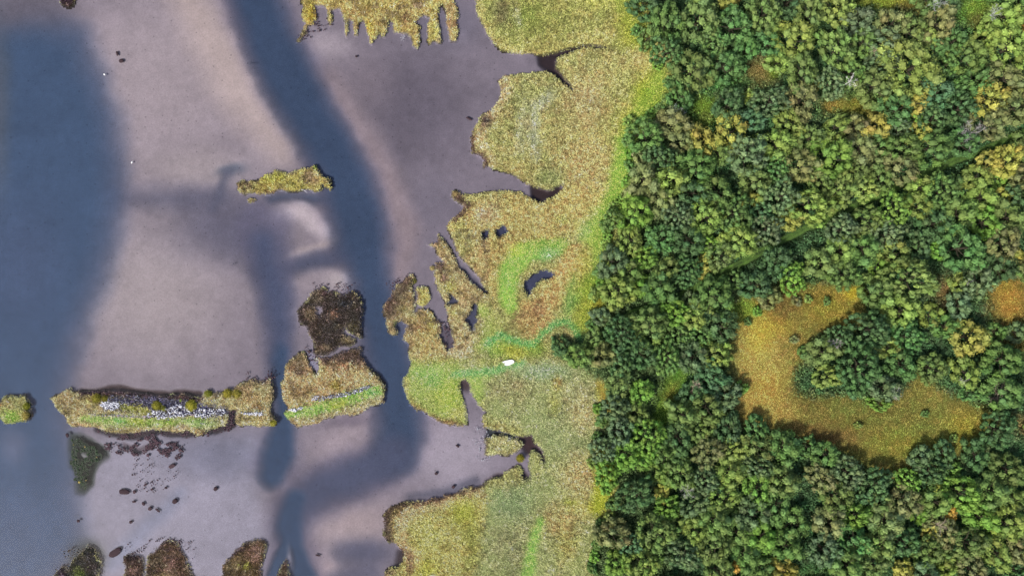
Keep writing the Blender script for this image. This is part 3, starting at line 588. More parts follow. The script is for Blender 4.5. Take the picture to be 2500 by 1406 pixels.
 ('l', [(370, 1350, 1), (395, 1340, 2), (430, 1342, 1)], (60, 46, 38), 4, .9), ('l', [(362, 1366, 1), (390, 1358, 2), (440, 1362, 1)], (60, 46, 38), 4, .9), ('l', [(360, 1384, 1), (390, 1376, 2), (400, 1378, 1)], (60, 46, 38), 4, .9), ('l', [(430, 1380, 1), (455, 1384, 2)], (60, 46, 38), 4, .9), ('l', [(360, 1400, 1), (384, 1394, 2)], (60, 46, 38), 4, .9), ('l', [(400, 1328, 1), (425, 1326, 2)], (60, 46, 38), 4, .9),
 ('p', ISLETS[11][1], (90, 74, 44), 3, 1.0), ('b', 626, 1345, 18, 22, 10, (158, 122, 96), .85), ('b', 604, 1384, 10, 10, 0, (168, 166, 60), .9), ('b', 575, 1370, 16, 22, 20, (140, 118, 72), .6), ('l', [(556, 1368, 2), (580, 1346, 3), (610, 1328, 2)], (64, 50, 40), 5, .8), ('b', 612, 1400, 16, 12, 0, (92, 74, 40), .8),
 ('p', ISLETS[12][1], (88, 70, 50), 3, 1.0),
 ('p', ISLETS[13][1], (170, 146, 80), 3, 1.0), ('p', ISLETS[14][1], (64, 48, 46), 3, 1.0),
]

# ------------------------------------------------------------------ terrain: one height field, cut into lake bed, marsh and islets
def axis(lo, hi, step):
    core = np.arange(lo, hi + step, step)
    out = []; d = step
    while (sum(out) if out else 0) < 12000:
        d *= 1.35; out.append(d)
    cs = np.cumsum(out)
    return np.concatenate([lo - cs[::-1], core, core[-1] + cs])
GX, GY = axis(-90, 2590, 3.6), axis(-90, 1496, 3.6)
NX, NY = len(GX), len(GY)
gpx, gpy = [a.ravel() for a in np.meshgrid(GX, GY)]

def ragged(px, py):
    """small irregularities of every bank"""
    dx = 3.2 * fbm(px / 14, py / 14, 21, 3) + 1.6 * fbm(px / 4.5, py / 4.5, 23, 2)
    dy = 3.2 * fbm(px / 14, py / 14, 31, 3) + 1.6 * fbm(px / 4.5, py / 4.5, 33, 2)
    return px + dx, py + dy

def land_fields(px, py):
    """signed distance to land (px, positive on land) and which land it is (0 marsh, 1.. islets)"""
    qx, qy = ragged(px, py)
    d = sdf(qx, qy, MAIN)
    for h in HOLES:
        d = np.minimum(d, -(sdf_far(qx, qy, h, 300) + 3.0))
    owner = np.zeros(px.shape, int)
    for i, (nm, pl, lb) in enumerate(ISLETS):
        di = sdf_far(qx, qy, pl, 60)
        if nm == "weedy":
            di = np.minimum(di, -sdf_far(qx, qy, WEEDY_HOLE, 60))
        m = di > d
        d = np.where(m, di, d); owner[m] = i + 1
    return d, owner

D, OWN = land_fields(gpx, gpy)
BEDC = paint(gpx, gpy, (134, 122, 132), BED, warp=9, wl=55, seed=9)
BEDC *= (1 + .045 * fbm(gpx / 45, gpy / 45, 101, 4) + .03 * fbm(gpx / 16, gpy / 16, 102, 4))[:, None]
deepness = np.clip((140 - BEDC[:, 0]) / 75.0, 0, 1)
hills = fbm(gpx / 60, gpy / 60, 5, 4)
bank = sstep(-4, 5, D)
wood_rise = sstep(0, 420, gpx - 1480) * 1.1
zbed = -0.35 - 1.1 * deepness - .25 * (1 - bank)
zland = 0.22 + 0.10 * hills + 0.25 * sstep(0, 40, D) + wood_rise * bank + 0.07 * fbm(gpx / 5, gpy / 5, 8, 2)
GZ = zbed * (1 - bank) + np.where(D > -6, zland, zbed) * bank
MAINC = paint(gpx, gpy, (154, 148, 86), LAND, warp=4, wl=16, seed=14)
MUD = np.array((58, 46, 42.0))
edge = sstep(-2, 5, D)[:, None]
muddy = sstep(-.1, .5, fbm(gpx / 22, gpy / 22, 91, 3))[:, None]
UNDER = lin(MUD) * muddy + (1 - muddy) * lin(BEDC) * .9 / K_SOIL
SOILC = UNDER * (1 - edge) + edge * lin(MAINC) * (0.75 + .25 * hills[:, None])
V = np.stack([wx(gpx), wy(gpy), GZ], 1)
ii, jj = np.meshgrid(np.arange(NX - 1), np.arange(NY - 1))
q = (jj * NX + ii).ravel()
QUADS = np.stack([q + NX, q + NX + 1, q + 1, q], 1)
fmax = D[QUADS].max(1)
fown = OWN[QUADS[np.arange(len(QUADS)), D[QUADS].argmax(1)]]

def sub_mesh(name, mask, col, mat):
    f = QUADS[mask]
    used, inv = np.unique(f, return_inverse=True)
    return mesh_np(name, V[used], [inv.reshape(f.shape)], col[used], [mat], True)

bed_mask = fmax < -1.0
o = link("lake_bed", sub_mesh("lake_bed", bed_mask, lin(BEDC) * (K_BED * (.82 + .40 * sstep(100, 160, BEDC[:, :1]))), M_BED))
tag(o, "pale sand and blue-grey silt channels under the shallow water", "lake bed", kind='structure')
o = link("marsh_ground", sub_mesh("marsh_ground", ~bed_mask & (fown == 0), SOILC * K_SOIL, M_SOIL))
tag(o, "peaty marsh and woodland ground filling the right side", "ground", kind='structure')
for i, (nm, pl, lb) in enumerate(ISLETS):
    m = ~bed_mask & (fown == i + 1)
    if m.any():
        o = link("islet", sub_mesh("islet", m, SOILC * K_SOIL, M_SOIL))
        tag(o, lb, "islet", "islets in the shallow lake", 'structure')
R = 3000.0
wm = mesh_np("lake_water", [(-R, -R, 0), (R, -R, 0), (R, R, 0), (-R, R, 0)], [np.array([[0, 1, 2, 3]])], None, [M_WATER])
o = link("lake_water", wm)
tag(o, "still shallow lake water over sand banks and channels", "water", kind='structure')

def ground_z(px, py):
    """height of the terrain at photograph pixels (bilinear on the core grid)"""
    px = np.asarray(px, float); py = np.asarray(py, float)
    i = np.clip(np.searchsorted(GX, px) - 1, 0, NX - 2); j = np.clip(np.searchsorted(GY, py) - 1, 0, NY - 2)
    u = (px - GX[i]) / (GX[i + 1] - GX[i]); v = (py - GY[j]) / (GY[j + 1] - GY[j])
    Z = GZ.reshape(NY, NX)
    return (Z[j, i] * (1 - u) + Z[j, i + 1] * u) * (1 - v) + (Z[j + 1, i] * (1 - u) + Z[j + 1, i + 1] * u) * v

# ------------------------------------------------------------------ the forest ride: a mown grass path through the wood
RIDE = [(1532, 768), (1580, 752), (1640, 728), (1690, 708), (1740, 676), (1800, 646), (1860, 612), (1910, 586), (1960, 560), (2010, 538), (2065, 512),
        (2120, 486), (2200, 452), (2260, 424), (2330, 392), (2390, 372), (2440, 346), (2520, 318), (2600, 290)]
bag = Bag(); vs = []; cs = []
rp = []
for a, b in zip(RIDE[:-1], RIDE[1:]):
    for t in np.linspace(0, 1, 8, endpoint=False): rp.append((a[0] + (b[0] - a[0]) * t, a[1] + (b[1] - a[1]) * t))
rp = np.array(rp); tn = np.gradient(rp, axis=0); tn /= np.linalg.norm(tn, axis=1)[:, None]; nr = np.stack([-tn[:, 1], tn[:, 0]], 1)
K = 9
for k in range(K):
    w = (k / (K - 1) - .5) * 2
    hw = 8.5 + 2.5 * fbm(rp[:, 0] / 30, rp[:, 1] / 30, 60 + (k > 4), 2)
    p = rp + nr * (w * hw)[:, None]
    vs.append(np.stack([wx(p[:, 0]), wy(p[:, 1]), ground_z(p[:, 0], p[:, 1]) + .12 - .08 * abs(w)], 1))
    c = np.array((56, 76, 36.0)) + np.array((20, 28, 8.0)) * (fbm(p[:, 0] / 9, p[:, 1] / 9, 70, 3) + (.4 if k in (2, 6) else 0))[:, None]
    cs.append(lin(c))
n = len(rp); F = [(k * n + i, k * n + i + 1, (k + 1) * n + i + 1, (k + 1) * n + i) for k in range(K - 1) for i in range(n - 1)]
bag.add(np.concatenate(vs), F, np.concatenate(cs) * K_VEG)
o = link("path", bag.mesh("path", [M_SOIL], True))
tag(o, "dark green grassy ride cutting diagonally through the wood", "path", kind='structure')
def ride_dist(px, py): return line_dist(px, py, [(a, b, 0) for a, b in RIDE])

# ------------------------------------------------------------------ grass, reeds and undergrowth
def blades(name, px, py, colr, length, width, lean, windx, windy, K, label, cat, contrast, streak=1.0, dk=.45):
    """N tufts of K triangular blades as one mesh"""
    N = len(px)
    x, y, z = wx(px), wy(py), ground_z(px, py)
    clump = fbm(px / 5.5, py / 5.5, 61, 2)
    tone = np.exp(rng.normal(0, contrast, N) + .38 * clump)
    tone *= streak
    tone *= np.where(rng.random(N) < dk * np.clip(.30 - .8 * clump, 0, 1), .42, 1.06)   # some tufts darkened to stand in for shaded gaps between clumps
    M = N * K
    ang = rng.uniform(0, 2 * math.pi, M)
    rep = lambda a: np.repeat(a, K)
    ln = rep(length) * rng.uniform(.6, 1.25, M); wd = rep(width) * rng.uniform(.7, 1.3, M)
    tilt = np.clip(lean * rng.uniform(.5, 1.4, M), .1, 1.45)
    off = rep(width) * rng.uniform(0, 1.0, M); oa = rng.uniform(0, 2 * math.pi, M)
    bx, by, bz = rep(x) + off * np.cos(oa), rep(y) + off * np.sin(oa), rep(z) - .04
    dx = np.cos(ang) * np.sin(tilt) + rep(windx); dy = np.sin(ang) * np.sin(tilt) + rep(windy)
    dz = np.cos(tilt)
    nn = np.sqrt(dx * dx + dy * dy + dz * dz); dx, dy, dz = dx / nn, dy / nn, dz / nn
    h = np.hypot(dx, dy) + 1e-6
    sx, sy = -dy / h, dx / h
    Vv = np.empty((M, 3, 3), np.float32)
    Vv[:, 0] = np.stack([bx - sx * wd * .5, by - sy * wd * .5, bz], 1)
    Vv[:, 1] = np.stack([bx + sx * wd * .5, by + sy * wd * .5, bz], 1)
    Vv[:, 2] = np.stack([bx + dx * ln, by + dy * ln, bz + dz * ln], 1)
    c = (colr * tone[:, None])
    c = np.repeat(c, K, 0) * np.exp(rng.normal(0, .12, M))[:, None]
    c = np.minimum(c, .57)
    cv = np.repeat(c, 3, 0)
    F = np.arange(M * 3).reshape(M, 3)
    me = mesh_np(name, Vv.reshape(-1, 3), [F], cv, [M_GRASS])
    o = link(name, me); tag(o, label, cat, kind='stuff')
    return o

def jitter_grid(x0, x1, y0, y1, step):
    gx, gy = np.meshgrid(np.arange(x0, x1, step), np.arange(y0, y1, step))
    gx = gx.ravel() + rng.uniform(-.5, .5, gx.size) * step; gy = gy.ravel() + rng.uniform(-.5, .5, gy.size) * step
    return gx, gy

WOOD = LAND[0][1]
tpx, tpy = jitter_grid(-30, 2560, -40, 1446, 2.9)
tD, tO = land_fields(tpx, tpy)
keep = tD > -.5
tpx, tpy, tD, tO = tpx[keep], tpy[keep], tD[keep], tO[keep]
tW = np.where(tpx > 1340, sdf(tpx, tpy, [(max(-400, min(4000, a)), max(-400, min(2000, b))) for a, b in WOOD]), -999)
jx, jy = rng.normal(0, 5.0, len(tpx)), rng.normal(0, 5.0, len(tpx))
rim = np.clip(tD / 14, 0, 1)
tC = paint(tpx + jx * rim, tpy + jy * rim, (154, 148, 86), LAND, warp=9, wl=18, seed=14)
# drifts of the same plant a little paler or browner
drift = fbm(tpx / 11, tpy / 11, 44, 3); drift2 = fbm(tpx / 30, tpy / 30, 45, 2)
tC = tC * (1 + .10 * drift + .05 * drift2)[:, None]
tC[:, 0] *= 1 + .05 * fbm(tpx / 20, tpy / 20, 46, 2)
mixh = fbm(tpx / 13, tpy / 13, 47, 3) * np.where(tpx > 1640, .16, .07)
tC[:, 1] *= 1 + .6 * mixh; tC[:, 0] *= 1 - .6 * mixh
ISL = (tO > 0) | ((tpx < 1195) & (tpy > 560) & (tpy < 875))
peaty = sstep(.12, .42, fbm(tpx / 17, tpy / 17, 131, 3)) * ISL
tC += (np.array((104, 92, 60.0)) - tC) * (.75 * peaty * (tC[:, 0] > tC[:, 1]))[:, None]
fresh = np.clip((tC[:, 1] - tC[:, 0]) / 60, 0, 1) * (tpx < 1640)
tC[:, 0] += 26 * fresh; tC[:, 1] += 8 * fresh
tL = leaf_lin(tC) * (K_VEG * np.where(ISL, .84, 1.0))[:, None] * np.where(ISL[:, None], (1.0, 1.0, 1.22), (1, 1, 1))
inw = tW > -6
glade = tC.sum(1) > 250
ok = ~inw | glade
ok &= ride_dist(tpx, tpy) > 9
flow = fbm(tpx / 50, tpy / 50, 77, 2) * 3.0 + 1.0
green = (tC[:, 1] > tC[:, 0] * 1.02)

def sub(mask, **kw):
    return tpx[mask], tpy[mask], tL[mask]
dark = tC.sum(1) < 300
# matted stems lie in swathes along the flow of wind and water
fu = np.cos(flow) * tpx + np.sin(flow) * -tpy; fv = -np.sin(flow) * tpx - np.cos(flow) * tpy
swath = fbm(fu / 22, fv / 5.0, 111, 3)
lump = fbm(tpx / 9, tpy / 9, 112, 3)
STREAK = np.exp(swath * np.where(ISL, .42, .22) + lump * np.where(ISL, .45, .24))
STREAK = np.where(dark & (tO > 0), STREAK * np.exp(.9 * swath), STREAK)
isl = tO > 0
wv = .45
m = ok & ~isl & (tW < -6) & ~green
a, b, c = sub(m)
blades("reed_bed", a, b, c, np.full(len(a), .62), np.full(len(a), .27), .9, wv * np.cos(flow[m]), wv * np.sin(flow[m]), 4,
       "tan and olive reed bed covering the marsh between lake and wood", "reeds", .24, STREAK[m])
m = ok & ~isl & (tW < -6) & green
a, b, c = sub(m)
blades("marsh_grass", a, b, c, np.full(len(a), .40), np.full(len(a), .24), 1.0, .3 * np.cos(flow[m]), .3 * np.sin(flow[m]), 4,
       "bright green grass patches and trails threading the reed bed", "grass", .20, STREAK[m])
m = ok & ~isl & (tW >= -6)
a, b, c = sub(m)
blades("glade_grass", a, b, c, np.full(len(a), .42), np.full(len(a), .24), 1.0, .2 * np.cos(flow[m]), .2 * np.sin(flow[m]), 3,
       "orange, brown and green rough grass in the glades of the wood", "grass", .15, STREAK[m], .25)
m = ok & isl
a, b, c = sub(m)
dk = dark[m]
ya = np.where(tO[m] == 5, 1.9, flow[m])
blades("islet_grass", a, b, c, np.where(dk, .5, .62), np.full(len(a), .26), 1.0, .6 * np.cos(ya), .6 * np.sin(ya), 4,
       "tufts of tan, green and brown grass growing on the islets", "grass", .30, STREAK[m])

# low leafy undergrowth of the wood
m = (~isl) & (tW > -14) & (~glade) & (rng.random(len(tpx)) < .30) & (ride_dist(tpx, tpy) > 14)
a, b, c = tpx[m], tpy[m], tL[m]
N = len(a); Kq = 12
cx, cy, cz = wx(a), wy(b), ground_z(a, b)
rad = rng.uniform(.5, 1.2, N)
M = N * Kq; rep = lambda t: np.repeat(t, Kq)
th = rng.uniform(0, 2 * math.pi, M); ph = np.arccos(rng.uniform(0, 1, M))
d = np.stack([np.sin(ph) * np.cos(th), np.sin(ph) * np.sin(th), np.cos(ph)], 1)
ctr = np.stack([rep(cx), rep(cy), rep(cz) + .25], 1) + d * rep(rad)[:, None] * np.array([1, 1, .9])
nrm = d + rng.normal(0, .45, (M, 3)); nrm /= np.linalg.norm(nrm, axis=1)[:, None]
t1 = np.cross(nrm, rng.normal(0, 1, (M, 3))); t1 /= np.linalg.norm(t1, axis=1)[:, None] + 1e-9; t2 = np.cross(nrm, t1)
s = rng.uniform(.14, .26, M)[:, None]
Vq = np.stack([ctr - t1 * s - t2 * s * .7, ctr + t1 * s - t2 * s * .7, ctr + t1 * s + t2 * s * .7, ctr - t1 * s + t2 * s * .7], 1)
cc = np.repeat(c * np.exp(rng.normal(0, .3, N))[:, None], Kq, 0) * np.exp(rng.normal(0, .2, M))[:, None]
cc = cc * 1.15
me = mesh_np("undergrowth", Vq.reshape(-1, 3), [np.arange(M * 4).reshape(M, 4)], np.repeat(cc, 4, 0), [M_GRASS])
tag(link("undergrowth", me), "dark green undergrowth on the floor of the wood", "undergrowth", kind='stuff')

# ------------------------------------------------------------------ trees
CODE = {  # colour of the leaves as it looks in daylight, and its word
 'o': ((97, 114, 62), "olive green"), 'g': ((88, 112, 60), "mid green"), 'd': ((74, 98, 60), "dark green"), 'b': ((92, 110, 74), "grey-green"),
 'y': ((116, 131, 66), "yellow-green"), 'Y': ((142, 138, 68), "golden yellow"), 't': ((111, 114, 72), "brownish"), 'l': ((102, 132, 58), "bright lime green"),
 'e': ((80, 110, 62), "emerald green"), 'c': ((80, 110, 74), "teal green"), 'r': ((176, 138, 66), "orange")}
TREES_RAW = """
1580,16,35,d 1620,10,22,y 1588,52,38,g 1630,45,42,g 1680,15,35,o 1654,18,22,g 1716,50,50,o 1710,82,40,o 1738,88,28,y 1770,40,40,d 1800,66,48,e 1752,10,32,o
1784,8,24,Y 1824,18,34,t 1860,38,44,o 1856,68,38,t 1888,24,38,y 1892,66,40,o 1852,2,25,e 1940,44,42,t 1948,84,46,y 1930,14,34,d 1980,32,40,o 1988,66,34,o 1828,118,30,e
1870,102,30,e 1776,156,42,e 1754,100,30,g 1680,124,46,o 1722,130,36,y 1700,170,48,o 1652,180,40,g 1696,202,34,g 1628,120,40,e 1588,96,24,g 1670,226,32,e 1692,248,28,e
1796,112,28,d 1918,108,34,o 1970,124,34,l 1906,146,28,y 1940,140,34,t 1966,172,40,o 1958,204,36,g 1988,208,14,Y 1988,156,28,o 1916,170,22,l 1884,232,42,b 1780,240,40,d
1760,258,34,e 1824,262,38,g 1830,234,16,y 1884,262,22,y 1950,246,38,t 1980,232,34,b 1940,272,34,g 1984,266,34,b 1648,76,34,g
2044,26,38,y 2012,24,26,y 2118,36,36,b 2116,62,26,l 2066,54,36,b 2044,76,34,b 2084,84,38,b 2116,88,30,g 2180,30,36,t 2232,52,36,o 2164,58,34,b 2166,88,38,b 2212,80,36,b
2264,86,28,y 2240,98,28,y 2260,12,34,g 2320,10,26,d 2304,52,42,t 2340,66,32,g 2312,92,34,t 2338,104,28,e 2284,116,26,e 2468,40,34,y 2496,44,24,r 2460,12,34,d
2490,14,25,g 2416,54,26,d 2440,86,46,y 2460,120,50,y 2484,80,36,y 2400,80,32,y 2370,100,36,g 2370,136,42,o 2404,128,34,g 2338,150,36,g 2312,152,28,g 2406,164,34,g
2444,152,34,y 2460,182,42,t 2492,174,30,g 2494,140,28,d 2238,162,66,y 2144,196,44,o 2156,238,26,l 2190,262,36,e 2230,248,28,Y 2272,222,38,c 2206,212,24,g 2238,216,26,g
2172,140,34,b 2214,124,36,t 2060,120,44,o 2020,124,44,g 2066,156,38,o 2012,172,40,g 2030,150,36,g 2090,170,32,g 2040,196,34,b 2012,214,30,d 2344,212,38,o 2310,200,34,d
2300,240,40,d 2340,256,42,d 2390,200,38,g 2416,216,40,g 2426,254,38,Y 2470,226,42,g 2480,258,38,t 2380,240,34,g 2340,280,24,Y
1566,293,32,o 1612,299,38,g 1586,331,44,g 1550,325,26,b 1640,309,36,t 1644,335,36,g 1636,365,26,y 1664,349,26,t 1554,351,32,o 1712,339,32,Y 1718,369,30,g 1746,329,28,e
1800,329,38,Y 1786,321,34,o 1766,365,30,o 1812,351,40,o 1832,297,28,c 1880,297,36,g 1924,305,34,y 1966,307,38,g 1902,351,38,y 1926,369,30,o 1856,347,30,e 1690,377,36,g
1700,413,44,g 1726,421,42,g 1750,397,40,g 1828,377,48,b 1808,397,40,g 1850,401,44,o 1870,377,34,g 1910,405,34,e 1968,367,34,t 1966,405,42,t 1990,341,32,o 1992,397,24,y
1830,421,36,g 1856,437,40,o 1896,421,36,b 1920,441,40,g 1950,441,34,b 1984,441,34,g 1640,433,38,y 1612,437,28,o 1578,433,38,t 1620,389,36,d 1580,393,36,d 1564,385,18,t
1590,457,30,g 1654,469,36,t 1700,465,36,d 1758,457,38,g 1796,461,30,g 1764,485,40,g 1700,485,34,b 1812,441,32,g 1840,473,34,g 1834,491,22,Y 1880,491,36,g 1920,481,44,b
1966,461,34,d 1984,507,46,y 1940,527,28,Y 1964,537,26,y 1900,533,36,b 1866,553,34,o 1856,527,26,c 1612,497,34,t 1640,509,18,y 1550,489,32,d 1556,517,42,l 1584,507,32,g
1548,543,36,l 1580,547,32,g 1620,535,32,o 1672,521,40,b 1672,549,36,b 1726,513,40,y 1786,517,46,g 1800,539,38,g 1730,549,32,c 1512,531,26,g
2048,319,30,y 2134,309,30,Y 2092,301,26,t 2110,361,34,t 2086,337,26,t 2012,321,34,g 2170,301,28,e 2210,301,26,b 2236,315,20,l 2256,335,26,Y 2216,351,36,o 2152,349,28,g
2180,371,34,t 2210,379,16,Y 2030,377,48,l 2068,381,38,l 2020,417,46,l 2116,401,34,o 2144,393,24,t 2176,411,26,b 2208,413,34,t 2124,433,26,o 2092,435,26,o 2068,437,22,o
2156,439,28,o 2190,441,30,o 2250,393,38,g 2296,345,44,d 2300,385,46,g 2280,409,34,g 2246,421,32,e 2340,299,34,y 2280,297,36,d 2440,321,46,t 2420,299,36,t 2470,301,36,t
2350,365,36,e 2416,345,26,g 2490,337,30,o 2400,377,32,y 2426,393,28,Y 2466,395,34,Y 2464,371,32,o 2488,375,30,o 2440,433,20,l 2470,433,34,y 2490,437,30,t
2400,439,32,y 2370,421,36,b 2330,411,38,b 2312,429,34,d 2370,457,34,b 2400,457,28,y 2440,461,28,g 2410,481,34,y 2444,483,22,Y 2480,481,34,d 2410,507,40,y 2410,527,36,l
2460,533,38,o 2490,511,34,g 2344,527,38,o 2370,541,22,Y 2320,477,44,g 2288,465,36,g 2330,505,34,g 2244,473,30,t 2214,477,34,t 2248,451,26,y 2280,501,38,g 2250,505,28,y
2190,515,42,l 2210,523,36,g 2140,521,40,o 2110,521,34,g 2130,547,36,o 2170,541,34,o 2230,541,38,g 2050,549,36,b 2080,555,30,g 2290,537,36,d 2060,473,40,o 2074,493,34,o
2112,467,30,y 2140,465,28,y 2116,487,30,g 2180,467,36,b 2012,461,30,o 2020,497,34,y 2026,515,22,y 2390,553,34,b 2440,557,34,g
1543,583,34,y 1587,583,32,g 1615,583,36,e 1611,627,34,b 1574,627,28,l 1498,641,34,b 1529,641,26,o 1539,668,26,o 1567,651,20,l 1618,658,28,o 1646,675,28,o 1519,706,40,y
1567,696,24,l 1605,703,36,g 1642,703,30,g 1577,720,30,g 1526,744,34,b 1532,775,30,y 1467,775,22,b 1687,665,36,d 1673,644,20,g 1663,603,36,d 1704,600,30,d 1732,603,24,l
1728,641,24,Y 1766,627,34,o 1814,603,42,y 1811,583,30,l 1886,579,40,b 1924,579,34,b 1759,658,26,g 1742,720,46,g 1780,696,24,g 1711,741,32,y 1708,768,32,y 1749,754,36,g
1687,741,22,b 1635,758,28,g 1663,771,32,l 1622,796,28,y 1584,796,44,o 1577,775,24,g 1529,816,42,d 1714,813,30,g 1663,823,32,g 1776,809,38,d 1824,692,34,d 1848,710,36,d
1869,679,30,d 1793,679,24,d 1896,631,36,d 1934,624,34,b 1900,665,26,Y 1931,675,34,l 1914,752,24,t
2031,590,36,o 2065,614,34,y 2014,638,34,o 2031,672,32,o 2062,658,34,g 2100,662,26,d 2113,610,38,g 2096,583,28,y 2172,579,38,b 2196,627,36,y 2175,617,20,t 2148,641,24,l
2240,675,56,o 2268,651,36,g 2250,672,11,Y 2251,600,30,d 2285,610,18,l 2213,569,30,o 2357,596,52,e 2330,624,34,o 2405,603,34,o 2464,586,38,t 2481,617,14,Y 2457,644,34,d
2491,651,24,t 2340,692,20,y 2398,692,36,b 2385,713,28,g 2144,710,40,o 2158,696,28,o 2134,744,28,l 2206,758,38,y 2275,771,24,y 2347,747,28,b 2374,782,30,o
2371,823,42,Y 2319,799,30,g 2130,816,50,d 2158,826,36,o 2223,820,38,e 2051,823,28,d 2484,802,24,b 2440,802,20,g
1508,857,36,g 1471,864,30,t 1563,864,36,d 1594,891,34,g 1495,905,28,d 1512,939,32,o 1526,891,30,d 1642,864,36,g 1632,888,20,y 1697,857,36,b 1738,881,34,y 1690,888,28,d
1773,881,26,c 1749,929,40,c 1780,970,32,b 1804,943,18,l 1759,850,30,o 1725,991,38,o 1684,967,28,d 1677,1022,34,o 1663,1032,18,Y 1725,1028,36,b 1766,1022,32,t 1790,1046,36,d
1852,1042,30,e 1718,1052,30,o 1732,1094,36,t 1790,1101,32,y 1852,1090,34,o 1886,1083,30,t 1920,1094,36,g 1560,1008,28,o 1567,963,28,l 1505,994,32,b 1512,1018,30,e
1519,1063,34,b 1471,1063,26,d 1584,1077,44,l 1598,1049,30,e 1656,1066,36,d 1481,1097,32,b 1532,1104,32,l 1642,1111,30,g 1567,1118,24,l
2014,860,34,o 2058,870,36,d 2024,919,30,y 2110,895,56,d 2106,925,34,b 2151,895,26,y 2203,888,34,e 2227,853,34,e 2172,850,24,y 2155,956,32,b 2151,994,22,l
2282,901,34,o 2292,864,34,b 2364,912,32,y 2330,929,28,g 2354,956,22,e 2460,888,42,g 2460,956,44,g 2484,980,34,g 2446,1049,44,d 2474,1066,40,g 2419,1080,40,d
2457,1097,40,g 2388,1111,30,d 2254,1111,26,b 2292,1107,28,d 2010,1107,30,g 1993,1077,24,e
1484,1158,30,l 1564,1145,26,e 1550,1214,42,d 1536,1244,30,g 1605,1158,22,y 1629,1189,14,y 1664,1152,36,o 1719,1172,34,b 1743,1145,34,o 1788,1145,34,y 1743,1193,32,o
1788,1179,30,o 1770,1224,36,y 1660,1224,32,y 1622,1210,18,Y 1629,1241,28,l 1698,1231,32,b 1722,1245,28,o 1856,1141,34,b 1863,1186,34,l 1908,1183,36,o 1922,1152,30,y
1853,1234,16,y 1894,1234,36,g 1932,1220,30,g 1846,1265,38,b 1801,1258,20,o 1502,1310,38,t 1512,1289,28,d 1601,1303,46,o 1588,1331,34,b 1567,1379,40,y 1540,1331,26,c
1478,1365,26,g 1508,1379,28,l 1674,1279,24,y 1708,1289,28,y 1691,1255,30,b 1750,1289,36,o 1670,1358,40,b 1753,1337,38,o 1781,1331,22,l 1715,1344,28,t 1643,1392,30,o
1691,1396,28,y 1756,1386,34,o 1794,1296,32,o 1829,1317,34,g 1863,1310,34,l 1898,1296,36,g 1932,1279,34,g 1822,1358,34,g 1808,1372,14,r 1836,1386,32,o 1880,1351,38,g
1918,1331,34,g 1908,1372,36,y 1939,1393,32,Y 1874,1393,30,g 1939,1362,30,g 1636,1165,26,g 1612,1238,26,d
2020,1138,32,g 2076,1155,38,b 2014,1176,34,t 2065,1193,36,b 2110,1207,22,c 2041,1220,36,o 2069,1224,30,o 2020,1248,34,o 2062,1255,36,o 2107,1248,30,o 2155,1176,38,d
2207,1172,30,l 2234,1193,30,l 2189,1207,36,b 2148,1210,26,o 2207,1227,38,t 2244,1220,28,b 2165,1230,26,o 2275,1145,36,d 2327,1145,18,l 2331,1176,44,b 2286,1186,20,Y
2355,1213,44,l 2303,1220,34,o 2265,1231,30,o 2396,1183,36,t 2430,1193,36,o 2465,1158,40,o 2489,1186,34,t 2461,1220,34,b 2420,1227,32,o 2482,1227,30,o 2472,1279,42,y
2496,1296,34,Y 2399,1262,36,l 2362,1269,30,o 2317,1262,16,r 2293,1282,22,t 2265,1279,14,t 2275,1310,18,Y 2320,1303,30,t 2220,1289,30,c 2241,1262,20,l 2165,1272,36,t
2124,1286,36,e 2090,1275,32,l 2034,1279,36,t 2103,1324,40,e 2069,1317,36,o 2020,1310,36,t 2155,1317,36,o 2172,1344,36,t 2210,1324,36,d 2020,1344,38,b 2083,1372,36,o
2131,1372,36,o 2165,1389,32,o 2121,1399,30,d 2262,1348,36,o 2303,1358,34,b 2337,1368,14,y 2310,1389,24,y 2220,1399,26,Y 2265,1393,32,b 2362,1331,42,o 2331,1338,34,o
2379,1289,36,g 2441,1351,36,y 2489,1348,30,t 2441,1310,32,b 2379,1389,34,t 2430,1389,34,d 2489,1393,30,d 2344,1396,28,d
1568,40,14,y 1556,75,12,g 1578,100,15,g 1600,118,12,y 1612,150,12,l 1640,205,13,g 1632,240,12,y 1618,262,14,g 1590,276,12,l 1540,300,13,y 1538,340,12,g 1535,372,11,l 1545,410,13,g
1540,440,12,l 1540,470,13,g 1518,490,12,l 1500,505,11,y 1490,545,13,g 1482,575,12,l 1480,600,12,y 1470,660,13,g 1466,690,12,l 1452,720,13,y 1448,790,12,g 1420,850,13,y 1460,1000,12,l 1470,1030,13,g
1462,1075,12,g 1456,1100,12,l 1448,1130,12,y 1480,1190,13,l 1496,1230,14,g 1490,1262,12,y 1478,1290,12,g 1460,1330,12,g 1452,1360,12,l 1446,1390,12,g 1826,786,9,g 1850,760,10,l 1880,735,10,t 1905,742,14,t 1945,735,11,t
1975,730,9,y 2020,735,9,g 1960,860,12,g 1940,830,9,t 2096,1040,8,y 2150,1010,9,l 2330,1070,9,y 2260,1010,8,g
1410,868,30,o 1445,880,30,g 1375,850,24,d 1455,840,22,o
"""
